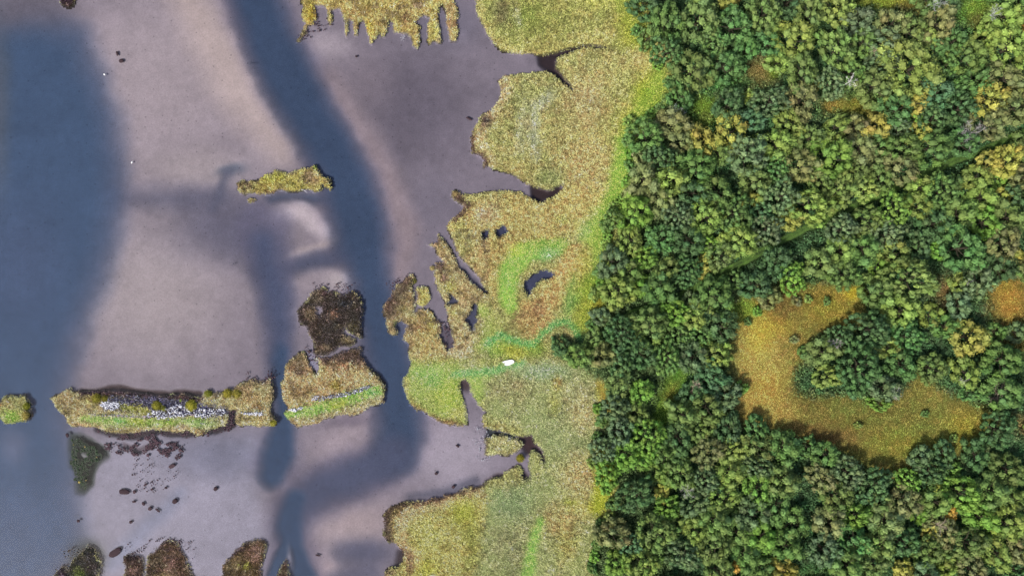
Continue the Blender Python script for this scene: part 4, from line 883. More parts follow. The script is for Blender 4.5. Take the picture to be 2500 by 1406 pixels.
GLADES = [(1845, 180, 44, 46, 0), (1772, 207, 62, 18, 0), (1712, 260, 36, 28, 0), (1710, 302, 40, 18, 0), (2090, 262, 82, 28, 0), (2160, 6, 92, 26, 0), (2238, 30, 44, 16, 0),
 (2375, 34, 52, 44, 0), (1640, 958, 28, 64, 20), (2462, 740, 54, 60, 0), (2300, 705, 30, 44, 0), (1990, 1394, 56, 20, 0), (1592, 668, 22, 16, 0), (2248, 1300, 15, 28, 0),
 (2320, 125, 18, 10, 0), (2115, 148, 14, 20, 0), (1656, 384, 12, 20, 20), (1762, 432, 22, 8, -15), (1650, 620, 26, 22, 0), (1850, 850, 62, 130, -6), (1880, 1000, 76, 34, 15), (1990, 752, 104, 42, 0), (2090, 1040, 190, 46, 6), (2240, 1040, 110, 62, 0), (2300, 965, 60, 26, 10), (2170, 1115, 66, 52, 0), (2000, 1045, 90, 36, 15), (1822, 1000, 26, 40, 0)]
def prepare_trees():
    T = []
    for t in TREES_RAW.split():
        a = t.split(','); T.append([float(a[0]), float(a[1]), float(a[2]), a[3]])
    T.sort(key=lambda t: -(t[2] + (9 if t[3] in 'Ylr' else 4 if t[3] in 'yc' else 0)))
    keep = []
    for t in T:                                        # one crown per place in the canopy
        ok = True
        for u in keep:
            d = math.hypot(t[0] - u[0], t[1] - u[1])
            lim = .64 * (t[2] + u[2]) if t[2] >= 26 else .70 * u[2] + .35 * t[2]
            if d < lim: ok = False; break
        if ok or t[3] == 'r': keep.append(t)
    X = np.array([t[0] for t in keep]); Y = np.array([t[1] for t in keep]); R_ = np.array([t[2] for t in keep]) * 1.04
    X0, Y0 = X.copy(), Y.copy(); inwood = X > 1545
    for it in range(26):
        dx = X[:, None] - X[None]; dy = Y[:, None] - Y[None]; d = np.hypot(dx, dy) + 1e-6
        ov = np.clip(.90 * (R_[:, None] + R_[None]) - d, 0, None); np.fill_diagonal(ov, 0)
        w = R_[None] / (R_[:, None] + R_[None])
        X = X + (dx / d * ov * w).sum(1) * .22 + (X0 - X) * .06; Y = Y + (dy / d * ov * w).sum(1) * .22 + (Y0 - Y) * .06
        d0 = ride_dist(X, Y); gx_ = ride_dist(X + 1, Y) - d0; gy_ = ride_dist(X, Y + 1) - d0
        gap = np.clip(.95 * R_ + 4 + 5 * np.sin(X * .05) - d0, 0, 10) * inwood
        X = X + gx_ * gap * .5; Y = Y + gy_ * gap * .5
        for gx, gy, rx, ry, rot in GLADES:             # nothing grows over the glades
            c_, s_ = math.cos(math.radians(rot)), math.sin(math.radians(rot))
            u = ((X - gx) * c_ + (Y - gy) * s_) / (rx + .75 * R_); v = (-(X - gx) * s_ + (Y - gy) * c_) / (ry + .75 * R_)
            q = np.hypot(u, v) + 1e-6; m = (q < 1) & ((R_ > 17) | (rx < 50))
            st = np.where(m, (1 - q) * np.minimum(rx + R_, ry + R_) * .5, 0); n = np.hypot(X - gx, Y - gy) + 1e-6
            X = X + (X - gx) / n * st; Y = Y + (Y - gy) / n * st
    return [(float(x), float(y), float(r), t[3]) for x, y, r, t in zip(X, Y, R_, keep)]
TREES = prepare_trees()
print("trees", len(TREES), sum(t[2] >= 26 for t in TREES))

CROWN_PAL = {}
def crown_arrays(R, grain, seed):
    """a crown of radius R metres: florets of leaves on a dome; returns (verts, quads, tris, per-vertex tone colour)"""
    r = np.random.default_rng(seed)
    sp = grain
    k = r.uniform(0, 6.28, 4); amp = r.uniform(.04, .12, 4)
    def rim(a): return R * (0.9 + sum(amp[i] * np.sin((i + 2) * a + k[i]) for i in range(4)))
    pts = []
    tries = 0
    while tries < 4000:
        tries += 1
        a = r.uniform(0, 6.283); q = math.sqrt(r.uniform(0, 1)) * rim(a)
        p = (q * math.cos(a), q * math.sin(a), q / rim(a))
        if all((p[0] - u[0]) ** 2 + (p[1] - u[1]) ** 2 > (sp * .86 * r.uniform(.8, 1.15)) ** 2 for u in pts): pts.append(p)
    b = Bag(); iv, ifc = ico(1)
    top = 0.82 * R
    n_side = int(2 * math.pi * R * .85 / (sp * 1.3))
    lobes = [(x, y, top * (1 - 1.15 * f ** 2.0) * 1.0 + r.normal(0, .34 * sp), sp * r.uniform(.46, .6)) for x, y, f in pts]
    for i in range(n_side):      # skirt of the crown
        a = i / n_side * 6.283 + r.uniform(-.2, .2)
        q = rim(a) * r.uniform(.72, .88)
        lobes.append((q * math.cos(a), q * math.sin(a), -r.uniform(.25, .55) * R * .6, sp * r.uniform(.55, .75)))
    for (x, y, z, rl) in lobes:
        hue = np.array([1 + r.normal(0, .05), 1 + r.normal(0, .03), 1 + r.normal(0, .07)]) * math.exp(r.normal(0, .15))
        # twiggy heart of the floret, its leaf colour darkened for inner shade
        core = iv * (1 + r.normal(0, .12, (len(iv), 1))) * rl * .8 * np.array([1, 1, 1.25]) - np.array([0, 0, .25 * rl]) + (x, y, z)
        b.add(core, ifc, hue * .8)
        ns = max(5, int(9 * (rl / .8) ** 2))              # sprays of leaves that make up the floret
        th = r.uniform(0, 6.283, ns); cz = r.uniform(-.15, 1, ns); sn = np.sqrt(1 - cz * cz)
        sd = np.stack([sn * np.cos(th), sn * np.sin(th), cz], 1)
        sr = r.uniform(.82, 1.15, ns); st = np.exp(r.normal(0, .17, ns))
        per = 13
        d = np.repeat(sd, per, 0); nl = len(d)
        c = d * (rl * np.repeat(sr, per))[:, None] * np.array([1, 1, 1.05]) + r.normal(0, .08, (nl, 3)) + (x, y, z)
        nr = d * 1.0 + np.array([0, 0, .2]) + r.normal(0, .26, (nl, 3)); nr /= np.linalg.norm(nr, axis=1)[:, None]
        t1 = np.cross(nr, r.normal(0, 1, (nl, 3))); t1 /= np.linalg.norm(t1, axis=1)[:, None] + 1e-9; t2 = np.cross(nr, t1)
        ls = r.uniform(.09, .17, (nl, 1))
        q = np.stack([c - t1 * ls, c + t2 * ls * .75 - t1 * ls * .1, c + t1 * ls, c - t2 * ls * .75 + t1 * ls * .1], 1).reshape(-1, 3)
        tone = (np.repeat(st, per) * np.exp(r.normal(0, .12, nl)))[:, None] * hue
        b.add(q, np.arange(nl * 4).reshape(nl, 4), np.repeat(tone, 4, 0))
    return np.concatenate(b.v), np.concatenate(b.f4), np.concatenate(b.f3), np.concatenate(b.c)

def trunk_mesh(R, seed):
    r = np.random.default_rng(seed + 900); b = Bag()
    H = .60 * R + 1.0           # trunk reaches into the crown, whose centre plane is z = 0
    tube(b, [(0, 0, -H - .3), (0, 0, -H + .4), (.1, .05, -H * .5), (.05, -.1, 0), (0, .1, .35 * R)], [.11 * R, .085 * R, .065 * R, .05 * R, .02 * R], lin((66, 62, 50)), 8)
    for i in range(6):
        a = i * 1.05 + r.uniform(-.3, .3); z0 = -H * r.uniform(.25, .6)
        q = R * r.uniform(.5, .75)
        tube(b, [(0, 0, z0), (q * .4 * math.cos(a), q * .4 * math.sin(a), z0 + .25 * R), (q * math.cos(a + .2), q * math.sin(a + .2), z0 + .55 * R)], [.04 * R, .028 * R, .01 * R], lin((66, 62, 50)), 6)
    return b.mesh("trunk", [M_BARK], True), H

PROTO = []     # (R, grain, arrays, crown mesh, trunk mesh, trunk height)
_seed = 100
for R, grains in ((2.0, (1.0, 1.3, 1.6)), (3.2, (1.25, 1.7, 2.2)), (4.2, (1.4, 1.8, 2.2, 2.6)), (4.9, (1.5, 1.9, 2.4, 2.8)), (6.2, (1.6, 2.1, 2.6)), (8.4, (2.0, 2.9))):
    for g in grains:
        _seed += 1
        v, f4, f3, c = crown_arrays(R, g, _seed)
        me = mesh_np("crown", v, [f3, f4], c, [M_LEAF])
        tm, H = trunk_mesh(R, _seed)
        PROTO.append((R, g, (v, f4, f3, c), me, tm, H))

order = sorted(range(len(TREES)), key=lambda i: -TREES[i][2])
BIG = [i for i in order if TREES[i][2] >= 26]
SHRUB = [i for i in order if TREES[i][2] < 26]
IND = set(BIG[:296]); REST = BIG[296:]

SIZES = lambda r: "very large" if r >= 50 else "large" if r >= 40 else "mid-sized" if r >= 33 else "smallish"
MARKS = [("the reed-edged curved pond", 1315, 690), ("the white boat", 1240, 885), ("the bare dead tree beside the upper reeds", 1648, 283), ("the golden tree near the upper reeds", 1712, 339),
 ("the brown glade near the top", 1845, 180), ("the orange glade in the upper right", 2090, 262), ("the grassy gap at the top edge", 2165, 8), ("the green gap at the top right", 2375, 34),
 ("the huge yellow-green crown in the upper right", 2238, 162), ("the pale dead tree in the upper canopy", 2076, 200), ("the orange crown at the top right edge", 2496, 44),
 ("the small green glade left of the big clearing", 1640, 960), ("the orange arm of the big clearing", 1840, 900), ("the bottom tip of the big clearing", 2150, 1140),
 ("the right end of the big clearing", 2400, 1020), ("the biggest dark crown inside the clearing", 2110, 895), ("the top of the big clearing", 1960, 720),
 ("the fallen grey tree at the right of the clearing", 2412, 970), ("the orange glade at the right edge", 2460, 740), ("the little brown glade", 2300, 712), ("the round yellow-green bush", 2275, 771),
 ("the lower end of the ride", 1545, 764), ("the middle of the ride", 1860, 612), ("the bend of the ride below the lime trees", 2065, 512), ("the upper end of the ride", 2390, 372),
 ("the round black hole in the canopy", 1592, 668), ("the green trail through the reeds", 1430, 810), ("the green strip beside the upper reeds", 1520, 430), ("the leftmost tip of the wood", 1390, 860),
 ("the bare twiggy tree in the lower wood", 1677, 1200), ("the small orange crown in the lower right", 2317, 1262), ("the black hole in the lower right canopy", 2248, 1300),
 ("the bottom edge gap in the wood", 1990, 1392), ("the bottom right corner", 2490, 1395), ("the bottom left corner of the wood", 1470, 1395), ("the top left corner of the wood", 1575, 5),
 ("the bright lime sapling at the right", 2440, 433), ("the grey leafless tree near the ride's upper end", 2370, 327), ("the lime-green double crown above the ride", 2045, 390), ("the top right corner", 2490, 8)]
def side(dx, dy):
    a = math.degrees(math.atan2(-dy, dx)) % 360
    return ["right of", "above and right of", "above", "above and left of", "left of", "below and left of", "below", "below and right of"][int((a + 22.5) // 45) % 8]
def nside(dx, dy):
    a = math.degrees(math.atan2(-dy, dx)) % 360
    return ["to its right", "above it", "to its left", "below it"][int((a + 45) // 90) % 4]
USED = set()
def place_label(i, noun):
    x, y, r, c = TREES[i]
    col = CODE[c][1]
    near = sorted(MARKS, key=lambda m: (m[1] - x) ** 2 + (m[2] - y) ** 2)
    nb = sorted((j for j in range(len(TREES)) if j != i), key=lambda j: (TREES[j][0] - x) ** 2 + (TREES[j][1] - y) ** 2)[:6]
    cand = []
    for m in near[:3]:
        d = math.hypot(m[1] - x, m[2] - y)
        rel = "at" if d < .6 * r else side(x - m[1], y - m[2])
        cand.append(f"{col} {noun} {rel} {m[0]}")
    for m in near[:2]:
        d = math.hypot(m[1] - x, m[2] - y)
        rel = "at" if d < .6 * r else side(x - m[1], y - m[2])
        cand.append(f"{SIZES(r)} {col} {noun} {rel} {m[0]}" if noun == "tree" else f"little {col} {noun} {rel} {m[0]}")
        for j in nb:
            xx, yy, _, c2 = TREES[j]
            cand.append(f"{col} {noun} {rel} {m[0]}, {CODE[c2][1].split()[-1]} crown {nside(xx - x, yy - y)}")
    for t in cand:
        if t not in USED and len(t.split()) <= 16:
            USED.add(t); return t
    m = near[0]; d = math.hypot(m[1] - x, m[2] - y)
    t = f"{col} {noun} {round(d / 60) + 1} crowns {side(x - m[1], y - m[2])} {m[0]}"
    k = 0
    while t in USED:
        k += 1; m = near[k]; d = math.hypot(m[1] - x, m[2] - y); t = f"{col} {noun} {round(d / 60) + 1} crowns {side(x - m[1], y - m[2])} {m[0]}"
    USED.add(t); return t

def choose(i):
    x, y, r, c = TREES[i]; R = r / PPM
    h = np.random.default_rng(7000 + i)
    best = sorted(range(len(PROTO)), key=lambda k: abs(math.log(PROTO[k][0] / R)))
    size = PROTO[best[0]][0]
    opts = [k for k in range(len(PROTO)) if PROTO[k][0] == size]
    if c in 'bdce': opts = opts[:max(1, len(opts) - 1)]        # fine-leaved kinds
    elif c in 'oyYt' and len(opts) > 2: opts = opts[1:]        # broad florets
    if i in LAB_BIG: opts = [k for k in range(len(PROTO)) if PROTO[k][1] == 2.9]
    k = opts[h.integers(len(opts))]
    return k, R / PROTO[k][0] * 1.04, h.uniform(0, 6.283), h
LAB_BIG = {i for i, t in enumerate(TREES) if t[2] == 66}

def tree_pos(i, H):
    x, y, r, c = TREES[i]
    gz = float(ground_z(x, y))
    zc = gz + H
    k = (CAM_H - (zc + .35 * r / PPM)) / CAM_H      # a crown stands nearer the lens than the water
    return float(wx(x)) * k, float(wy(y)) * k, gz

for n_, i in enumerate([j for j in BIG if j in IND] + SHRUB):
    x, y, r, c = TREES[i]
    k, s, rz, h = choose(i)
    Rp, g, arr, cm, tm, Hp = PROTO[k]
    shrub = r < 26
    sq = h.uniform(.85, 1.15)
    H = Hp * s * h.uniform(.85, 1.2) if not shrub else .55 * Hp * s + .3
    # saplings squeezed between bigger crowns reach up to the light
    if shrub and x > 1500:
        near = [TREES[j] for j in BIG if (TREES[j][0] - x) ** 2 + (TREES[j][1] - y) ** 2 < (TREES[j][2] * .95) ** 2]
        if near: H = max(H, 1.0 * max(t[2] for t in near) / PPM + 2.2)
    X_, Y_, gz = tree_pos(i, H)
    root = bpy.data.objects.new("shrub" if shrub else "broadleaf_tree", None)
    root.empty_display_size = .5
    COL.objects.link(root); root.location = (X_, Y_, gz)
    tag(root, place_label(i, "sapling" if shrub else "tree"), "shrub" if shrub else "tree", "saplings and shrubs among the trees" if shrub else "trees of the wood")
    j = h.normal(0, .03, 3)
    colr = lin(CODE[c][0]) * K_TREE * np.array((.95, 1.0, 1.0)) * (1 + j) * math.exp(h.normal(0, .06))
    cr = link("crown", cm, root, (0, 0, H)); cr.rotation_euler = (0, 0, rz); cr.scale = (s * sq, s / sq, s * h.uniform(.9, 1.12))
    cr.color = (*colr, 1)
    tk = link("trunk", tm, root, (0, 0, H)); tk.rotation_euler = (0, 0, rz); tk.scale = (s, s, H / Hp)

# the smaller rest of the canopy, and the wood going on outside the frame, as one mass
b = Bag()
extra = []
for t in range(70):
    e = np.random.default_rng(400 + t)
    if t < 34: extra.append((e.uniform(2545, 2640), -40 + t * 44 + e.uniform(-15, 15)))
    elif t < 52: extra.append((1600 + (t - 34) * 54, e.uniform(-90, -48)))
    else: extra.append((1500 + (t - 52) * 62, e.uniform(1452, 1490)))
base_n = len(TREES)
for (x, y) in extra:
    e = np.random.default_rng(int(x * 7 + y)); TREES.append((x, y, e.uniform(30, 42), "ogdyb"[e.integers(5)]))
for i in REST + list(range(base_n, len(TREES))):
    x, y, r, c = TREES[i]
    k, s, rz, h = choose(i)
    Rp, g, (v, f4, f3, cc), cm, tm, Hp = PROTO[k]
    H = Hp * s; X_, Y_, gz = tree_pos(i, H)
    ca, sa = math.cos(rz), math.sin(rz)
    w = np.stack([(v[:, 0] * ca - v[:, 1] * sa) * s + X_, (v[:, 0] * sa + v[:, 1] * ca) * s + Y_, v[:, 2] * s + gz + H], 1)
    n0 = b.n
    col = cc * (lin(CODE[c][0]) * K_TREE * (1 + h.normal(0, .05, 3)))
    b.v.append(w); b.f4.append(f4 + n0); b.f3.append(f3 + n0); b.c.append(col); b.n += len(w)
    tube(b, [(X_, Y_, gz - .3), (X_, Y_, gz + H)], [.1 * Rp * s, .04 * Rp * s], lin((66, 62, 50)), 6)
o = link("woodland_canopy", b.mesh("woodland_canopy", [M_LEAF])); o.color = (1, 1, 1, 1)
tag(o, "smaller crowns filling in between the large trees of the wood", "woodland", kind='stuff')
del TREES[base_n:]

# ------------------------------------------------------------------ dead wood
def branchy(name, px, py, size, col, seed, label, cat, up=.8, n=7, loc_z=None, thick=.05, twigs=4):
    lift = (3.6 if up > 1.3 and name == 'dead_tree' else 0)
    r = np.random.default_rng(seed); b = Bag(); c = lin(col)
    tube(b, [(0, 0, -.3), (.03 * size, .02 * size, size * up * .35), (0, .04 * size, size * up * .6)], [thick * size, thick * .8 * size, thick * .5 * size], c, 6)
    for i in range(n):
        a = i * 6.283 / n + r.uniform(-.4, .4); q = size * r.uniform(.45, .95); z0 = size * up * r.uniform(.1, .55)
        p1 = np.array([q * .45 * math.cos(a), q * .45 * math.sin(a), z0 + size * up * .22]); p2 = np.array([q * math.cos(a + .25), q * math.sin(a + .25), z0 + size * up * r.uniform(.1, .5)])
        tube(b, [(0, 0, z0), p1, p2], [thick * .6 * size, thick * .42 * size, thick * .14 * size], c * r.uniform(.8, 1.15), 5)
        for k in range(twigs):
            t = r.uniform(.3, .95); s0 = p1 * (1 - t) + p2 * t; d = r.normal(0, 1, 3); d[2] = abs(d[2]) * .6; d /= np.linalg.norm(d)
            tube(b, [s0, s0 + d * size * .16, s0 + d * size * .28 + r.normal(0, .03 * size, 3)], [thick * .25 * size, thick * .18 * size, thick * .06 * size], c * r.uniform(.85, 1.2), 4)
    if lift:
        tube(b, [(0, 0, -lift - .2), (0, 0, -.2)], [thick * 1.6 * size, thick * size], c, 6)
    z = (float(ground_z(px, py)) if loc_z is None else loc_z) + lift
    k = (CAM_H - z - .5 * size * up) / CAM_H
    o = link(name, b.mesh(name, [M_BARK], True), None, (float(wx(px)) * k, float(wy(py)) * k, z))
    tag(o, label, cat)
    return o
branchy("dead_tree", 1648, 283, 4.0, (206, 206, 204), 1, "pale leafless dead tree where the upper reeds meet the wood", "dead tree", 1.3, 12, None, .03, 12)
branchy("dead_tree", 2076, 199, 2.8, (216, 214, 206), 2, "whitish dead tree crown poking through the canopy above the orange glade", "dead tree", 2.6, 10, None, .03, 9)
branchy("dead_tree", 2288, 8, 3.6, (176, 178, 176), 3, "grey dead tree at the top edge between two grassy gaps", "dead tree", 1.8, 10, None, .03, 9)
branchy("dead_tree", 2426, 33, 3.0, (178, 180, 180), 4, "grey dead tree right of the green gap in the top right", "dead tree", 1.9, 10, None, .03, 9)
branchy("dead_tree", 1677, 1198, 3.0, (176, 174, 164), 5, "bare twiggy tree in the lower wood's canopy", "dead tree", 2.6, 9, None, .03, 8)
branchy("dead_tree", 2185, 962, 2.6, (184, 182, 176), 6, "bleached dead branches in the tree on the clearing's lower edge", "dead tree", 1.6, 9, None, .03, 8)
branchy("dead_tree", 2370, 325, 5.2, (158, 156, 152), 7, "big grey leafless tree near the upper end of the ride", "dead tree", 1.4, 14, None, .025, 14)
branchy("dead_tree", 2036, 838, 2.6, (190, 182, 176), 8, "pinkish grey dead top left of the dark clearing trees", "dead tree", 2.0, 9, None, .03, 9)
branchy("dead_tree", 2364, 690, 1.9, (186, 184, 182), 9, "small white dead tree beside the yellow-green bush by the brown glade", "dead tree", 1.6, 8, None, .03, 8)
branchy("dead_tree", 1699, 940, 2.4, (190, 166, 150), 10, "pinkish dead crown beside the small green glade", "dead tree", 1.8, 10, None, .03, 9)
branchy("dead_tree", 2293, 1282, 2.8, (168, 150, 136), 11, "pinkish brown dead crown beside the small orange crown", "dead tree", 2.2, 10, None, .03, 10)
branchy("dead_tree", 2140, 122, 2.6, (168, 154, 132), 12, "brown dead tree above a black gap in the upper canopy", "dead tree", 2.0, 9, None, .03, 9)
branchy("dead_tree", 2352, 930, 1.8, (190, 188, 176), 13, "grey dead top inside the yellow-green clearing-side crown", "dead tree", 3.0, 8, None, .03, 8)
branchy("dead_shrub", 984, 93, 1.5, (176, 176, 182), 14, "white branching driftwood bush in a dark patch off the northern islet", "driftwood", .7, 8, -.15, .04, 6)
branchy("dead_shrub", 570, 644, 1.1, (70, 72, 84), 15, "dark snag sticking out of the shallows alone", "snag", .6, 6, -.2, .05, 5)
branchy("dead_shrub", 528, 964, 1.3, (70, 66, 74), 16, "dark leafless bush on the north side of the long causeway islet", "dead bush", .7, 8, None, .035, 8)
branchy("dead_shrub", 1187, 295, 1.3, (70, 60, 62), 17, "dark brushwood heap on the edge of the middle marsh lobe", "brushwood", .5, 9, None, .05, 7)
branchy("dead_shrub", 1158, 805, 1.2, (196, 190, 178), 18, "pale dead bush by the small creek on the green trail", "dead bush", .8, 8, None, .035, 7)
branchy("dead_shrub", 614, 155, 1.3, (76, 80, 96), 19, "faint sunken brushwood in the blue channel's edge near the top", "snag", .4, 7, -.5, .04, 6)

def log(name, pts, rads, col, label, cat, z=None):
    b = Bag()
    for seg, rd in zip(pts, rads):
        p3 = [(float(wx(x)), float(wy(y)), (float(ground_z(x, y)) if z is None else z) + h) for x, y, h in seg]
        tube(b, p3, rd, lin(col), 7)
    P0 = np.concatenate(b.v); ctr = P0.mean(0); ctr[2] = P0[:, 2].min()
    b.v = [v - ctr for v in b.v]
    o = link(name, b.mesh(name, [M_BARK], True), None, ctr); tag(o, label, cat)
log("fallen_branch", [[(1334, 627, .5), (1341, 623, .55), (1346, 628, .45)], [(1341, 623, .55), (1337, 618, .6)]], [[.08, .1, .06], [.07, .04]], (232, 232, 220), "white forked branch lying in the green marsh meadow", "branch")
log("fallen_branch", [[(736, 463, .5), (744, 466, .35), (750, 471, .05)], [(744, 466, .35), (749, 464, .3)]], [[.07, .06, .04], [.05, .03]], (200, 198, 202), "pale branch hanging off the lone yellow-green islet", "branch", 0)
log("fallen_branch", [[(1044, 1404, .6), (1053, 1401, .7), (1064, 1400, .5)], [(1050, 1402, .7), (1058, 1408, .5)]], [[.08, .09, .05], [.06, .03]], (210, 204, 196), "pale branch in the grass at the bottom edge", "branch")
log("fallen_branch", [[(1563, 468, 3.2), (1566, 461, 4.0)]], [[.1, .07]], (220, 220, 214), "short white stub at the wood's edge above the lime trees", "branch")
# a big fallen tree at the right end of the clearing, still with its twigs
b = Bag(); r = np.random.default_rng(31); c = lin((172, 158, 142))
tr = [(2448, 905), (2432, 940), (2420, 975), (2424, 1000)]
def tp(x, y, h): return np.array([float(wx(x)), float(wy(y)), float(ground_z(x, y)) + h])
tube(b, [tp(2452, 900, .3), tp(2440, 930, .9), tp(2424, 960, 1.2), tp(2418, 985, 1.4)], [.34, .28, .2, .1], c, 8)
for i in range(46):
    t = r.uniform(0, 1); x0, y0 = 2444 - 26 * t, 915 + 66 * t
    ang = r.uniform(-.5, 2.6); L = r.uniform(12, 36)
    x1, y1 = x0 - L * math.cos(ang) * .8, y0 + L * math.sin(ang) * .8 - 4
    p0, p1 = tp(x0, y0, 1.0), tp(x1, y1, r.uniform(.3, 2.2)); mid = (p0 + p1) / 2 + r.normal(0, .3, 3)
    tube(b, [p0, mid, p1], [.09, .06, .02], c * r.uniform(.8, 1.25), 5)
    for k in range(5):
        d = r.normal(0, .6, 3); s0 = mid * r.uniform(0, .6) + p1 * 0; s0 = mid + (p1 - mid) * r.uniform(0, 1)
        tube(b, [s0, s0 + d * .7, s0 + d * 1.2 + r.normal(0, .15, 3)], [.035, .025, .01], c * r.uniform(.8, 1.3), 4)
ctr = tp(2430, 950, 0); b.v = [v - ctr for v in b.v]
o = link("fallen_tree", b.mesh("fallen_tree", [M_BARK], True), None, ctr)
tag(o, "big grey-brown fallen tree with bare twigs at the clearing's right end", "fallen tree")

# ------------------------------------------------------------------ boat
OUT = [(1226, 883), (1231, 881), (1237, 879.3), (1244, 878.3), (1250, 878), (1254, 879.6), (1255.4, 882), (1254, 884.6), (1250, 887), (1245, 889.6), (1240, 891.2), (1236, 891.4),
       (1232.6, 889.8), (1231.4, 888.2), (1234, 886.6), (1235, 885.6), (1229.5, 885)]
bc = (1243, 884.5); gz = float(ground_z(*bc))
root = bpy.data.objects.new("boat", None); COL.objects.link(root); root.location = (float(wx(bc[0])), float(wy(bc[1])), gz + .12)
tag(root, "small white boat pulled up on green grass beside the reeds", "boat")
op = np.array([(float(wx(x)) - root.location.x, float(wy(y)) - root.location.y) for x, y in OUT])[::-1]
white = np.array((.88, .88, .87)); n = len(op)
b = Bag()
rings = [(0.55, .0), (.8, .12), (.94, .3), (1.0, .5), (.95, .52), (.88, .5), (.8, .34), (.74, .3)]
cen = op.mean(0)
for s, z in rings: b.v.append(np.column_stack([(op - cen) * s + cen, np.full(n, z)]))
F = [(i * n + k, i * n + (k + 1) % n, (i + 1) * n + (k + 1) % n, (i + 1) * n + k) for i in range(len(rings) - 1) for k in range(n)]
b.f4.append(np.array(F)); b.c.append(np.tile(white, (n * len(rings), 1))); b.n = n * len(rings)
b.add(np.vstack([b.v[0], [[*cen, -.02]]]), [((k + 1) % n, k, n) for k in range(n)], white)
b.add(np.vstack([b.v[7], [[*cen, .3]]]), [(k, (k + 1) % n, n) for k in range(n)], white)
link("hull", b.mesh("hull", [M_PAINT], False), root)
b = Bag(); ring = [tuple((p - cen) * 1.01 + cen) + (.52,) for p in op]; tube(b, ring + ring[:1], [.035] * (n + 1), white, 6); link("gunwale", b.mesh("gunwale", [M_PAINT], True), root)
for sx in (-.35, .55):
    bb = Bag(); x0, y0 = cen[0] + sx, cen[1] + .12 * sx; w, d_, h0 = .11, .52, .40
    vv = [(x0 + a * w, y0 + q * d_, h0 + z) for z in (0, .05) for a, q in ((-1, -1), (1, -1), (1, 1), (-1, 1))]
    bb.add(vv, [(3, 2, 1, 0), (4, 5, 6, 7), (0, 1, 5, 4), (1, 2, 6, 5), (2, 3, 7, 6), (3, 0, 4, 7)], white * .97)
    link("seat", bb.mesh("seat", [M_PAINT]), root)

# ------------------------------------------------------------------ water birds
def bird(px, py, ang, label):
    b = Bag(); w = np.array((.86, .86, .84))
    tube(b, [(-.42, 0, .16), (-.3, 0, .14), (-.1, 0, .12), (.12, 0, .12), (.26, 0, .14), (.33, 0, .2)], [.02, .1, .17, .18, .12, .05], w, 10)
    tube(b, [(.26, 0, .16), (.36, 0, .3), (.38, 0, .44), (.42, 0, .52), (.48, 0, .52)], [.07, .045, .035, .055, .03], w, 8)
    for s in (-1, 1): tube(b, [(.16, s * .1, .2), (-.1, s * .15, .24), (-.36, s * .06, .24)], [.05, .09, .02], w * .97, 6)
    root = bpy.data.objects.new("swan", None); COL.objects.link(root); root.location = (float(wx(px)), float(wy(py)), -.02); root.rotation_euler = (0, 0, ang)
    tag(root, label, "bird", "white birds resting on the shallows")
    link("body", b.mesh("body", [M_PAINT], True), root)
    b = Bag(); tube(b, [(.47, 0, .52), (.53, 0, .51), (.58, 0, .495)], [.026, .02, .008], lin((200, 110, 40)), 6); link("beak", b.mesh("beak", [M_PAINT], True), root)
bird(255.5, 183, -.7, "white bird on the water at the blue channel's edge, upper left")
bird(322.5, 397, 1.2, "smaller looking white bird on the sandy shallows below the other one")

# ------------------------------------------------------------------ stones on the causeway islets
def rubble(poly_pts, count, rmin, rmax, tones, label, seed):
    r = np.random.default_rng(seed); b = Bag(); iv, ifc = ico(1)
    xs = [p[0] for p in poly_pts]; ys = [p[1] for p in poly_pts]; k = 0
    while k < count:
        x, y = r.uniform(min(xs), max(xs), 400), r.uniform(min(ys), max(ys), 400)
        m = sdf(x, y, poly_pts) > 0
        for px, py in zip(x[m], y[m]):
            if k >= count: break
            k += 1
            s = r.uniform(rmin, rmax); sc = s * np.array([r.uniform(.8, 1.3), r.uniform(.8, 1.3), r.uniform(.5, .8)])
            v = iv * (1 + r.normal(0, .12, (len(iv), 1))) * sc
            b.add(v + (float(wx(px)), float(wy(py)), float(ground_z(px, py)) + .12 + r.uniform(0, .25)), ifc, lin(tones[r.integers(len(tones))]) * r.uniform(.85, 1.1))
    o = link("stone_rubble", b.mesh("stone_rubble", [M_STONE])); tag(o, label, "stones", kind='stuff')
WH, GR, DKS = (200, 200, 206), (136, 136, 148), (60, 58, 70)
rubble(P("244,986 252,980 275,979 300,984 292,994 280,1000 262,997"), 170, .12, .3, [WH, WH, WH, GR], "bright white stones heaped at the left of the long causeway islet", 1)
rubble(P("262,965 330,962 372,975 374,990 340,993 300,983 262,976"), 240, .1, .22, [DKS, DKS, DKS, GR], "dark grey shingle strip along the long islet's north side", 2)
rubble(P("372,1000 400,995 440,985 470,1000 490,996 548,998 552,1005 545,1012 490,1021 470,1012 430,1018 385,1022 360,1014"), 460, .13, .32, [WH, WH, GR, DKS], "white and dark stones spread over the middle of the long islet", 3)
rubble(P("400,988 440,972 490,985 490,996 470,998 440,984 400,995"), 140, .1, .24, [DKS, DKS, DKS, GR], "dark shingle above the white stones of the long islet", 7)
rubble(P("215,1008 260,1010 330,1014 372,1012 372,1020 320,1018 250,1014 215,1011"), 130, .08, .2, [GR, (190, 170, 180), DKS], "thin pinkish stone line along the green bank of the long islet", 4)
rubble(P("588,1006 640,1006 646,1011 630,1014 594,1011"), 70, .13, .3, [WH, WH, GR], "short white stone row at the long islet's right-hand end", 5)
rubble(P("703,1000 725,995 740,991 742,995 726,1003 706,1004"), 60, .13, .28, [WH, WH, GR], "white stones at the lower left corner of the squat causeway islet", 6)
rubble(P("760,970 775,964 800,966 850,956 880,946 905,938 912,942 890,953 850,966 800,972 782,980 764,978"), 260, .11, .26, [GR, GR, WH, DKS], "grey stone line crossing the squat causeway islet", 8)

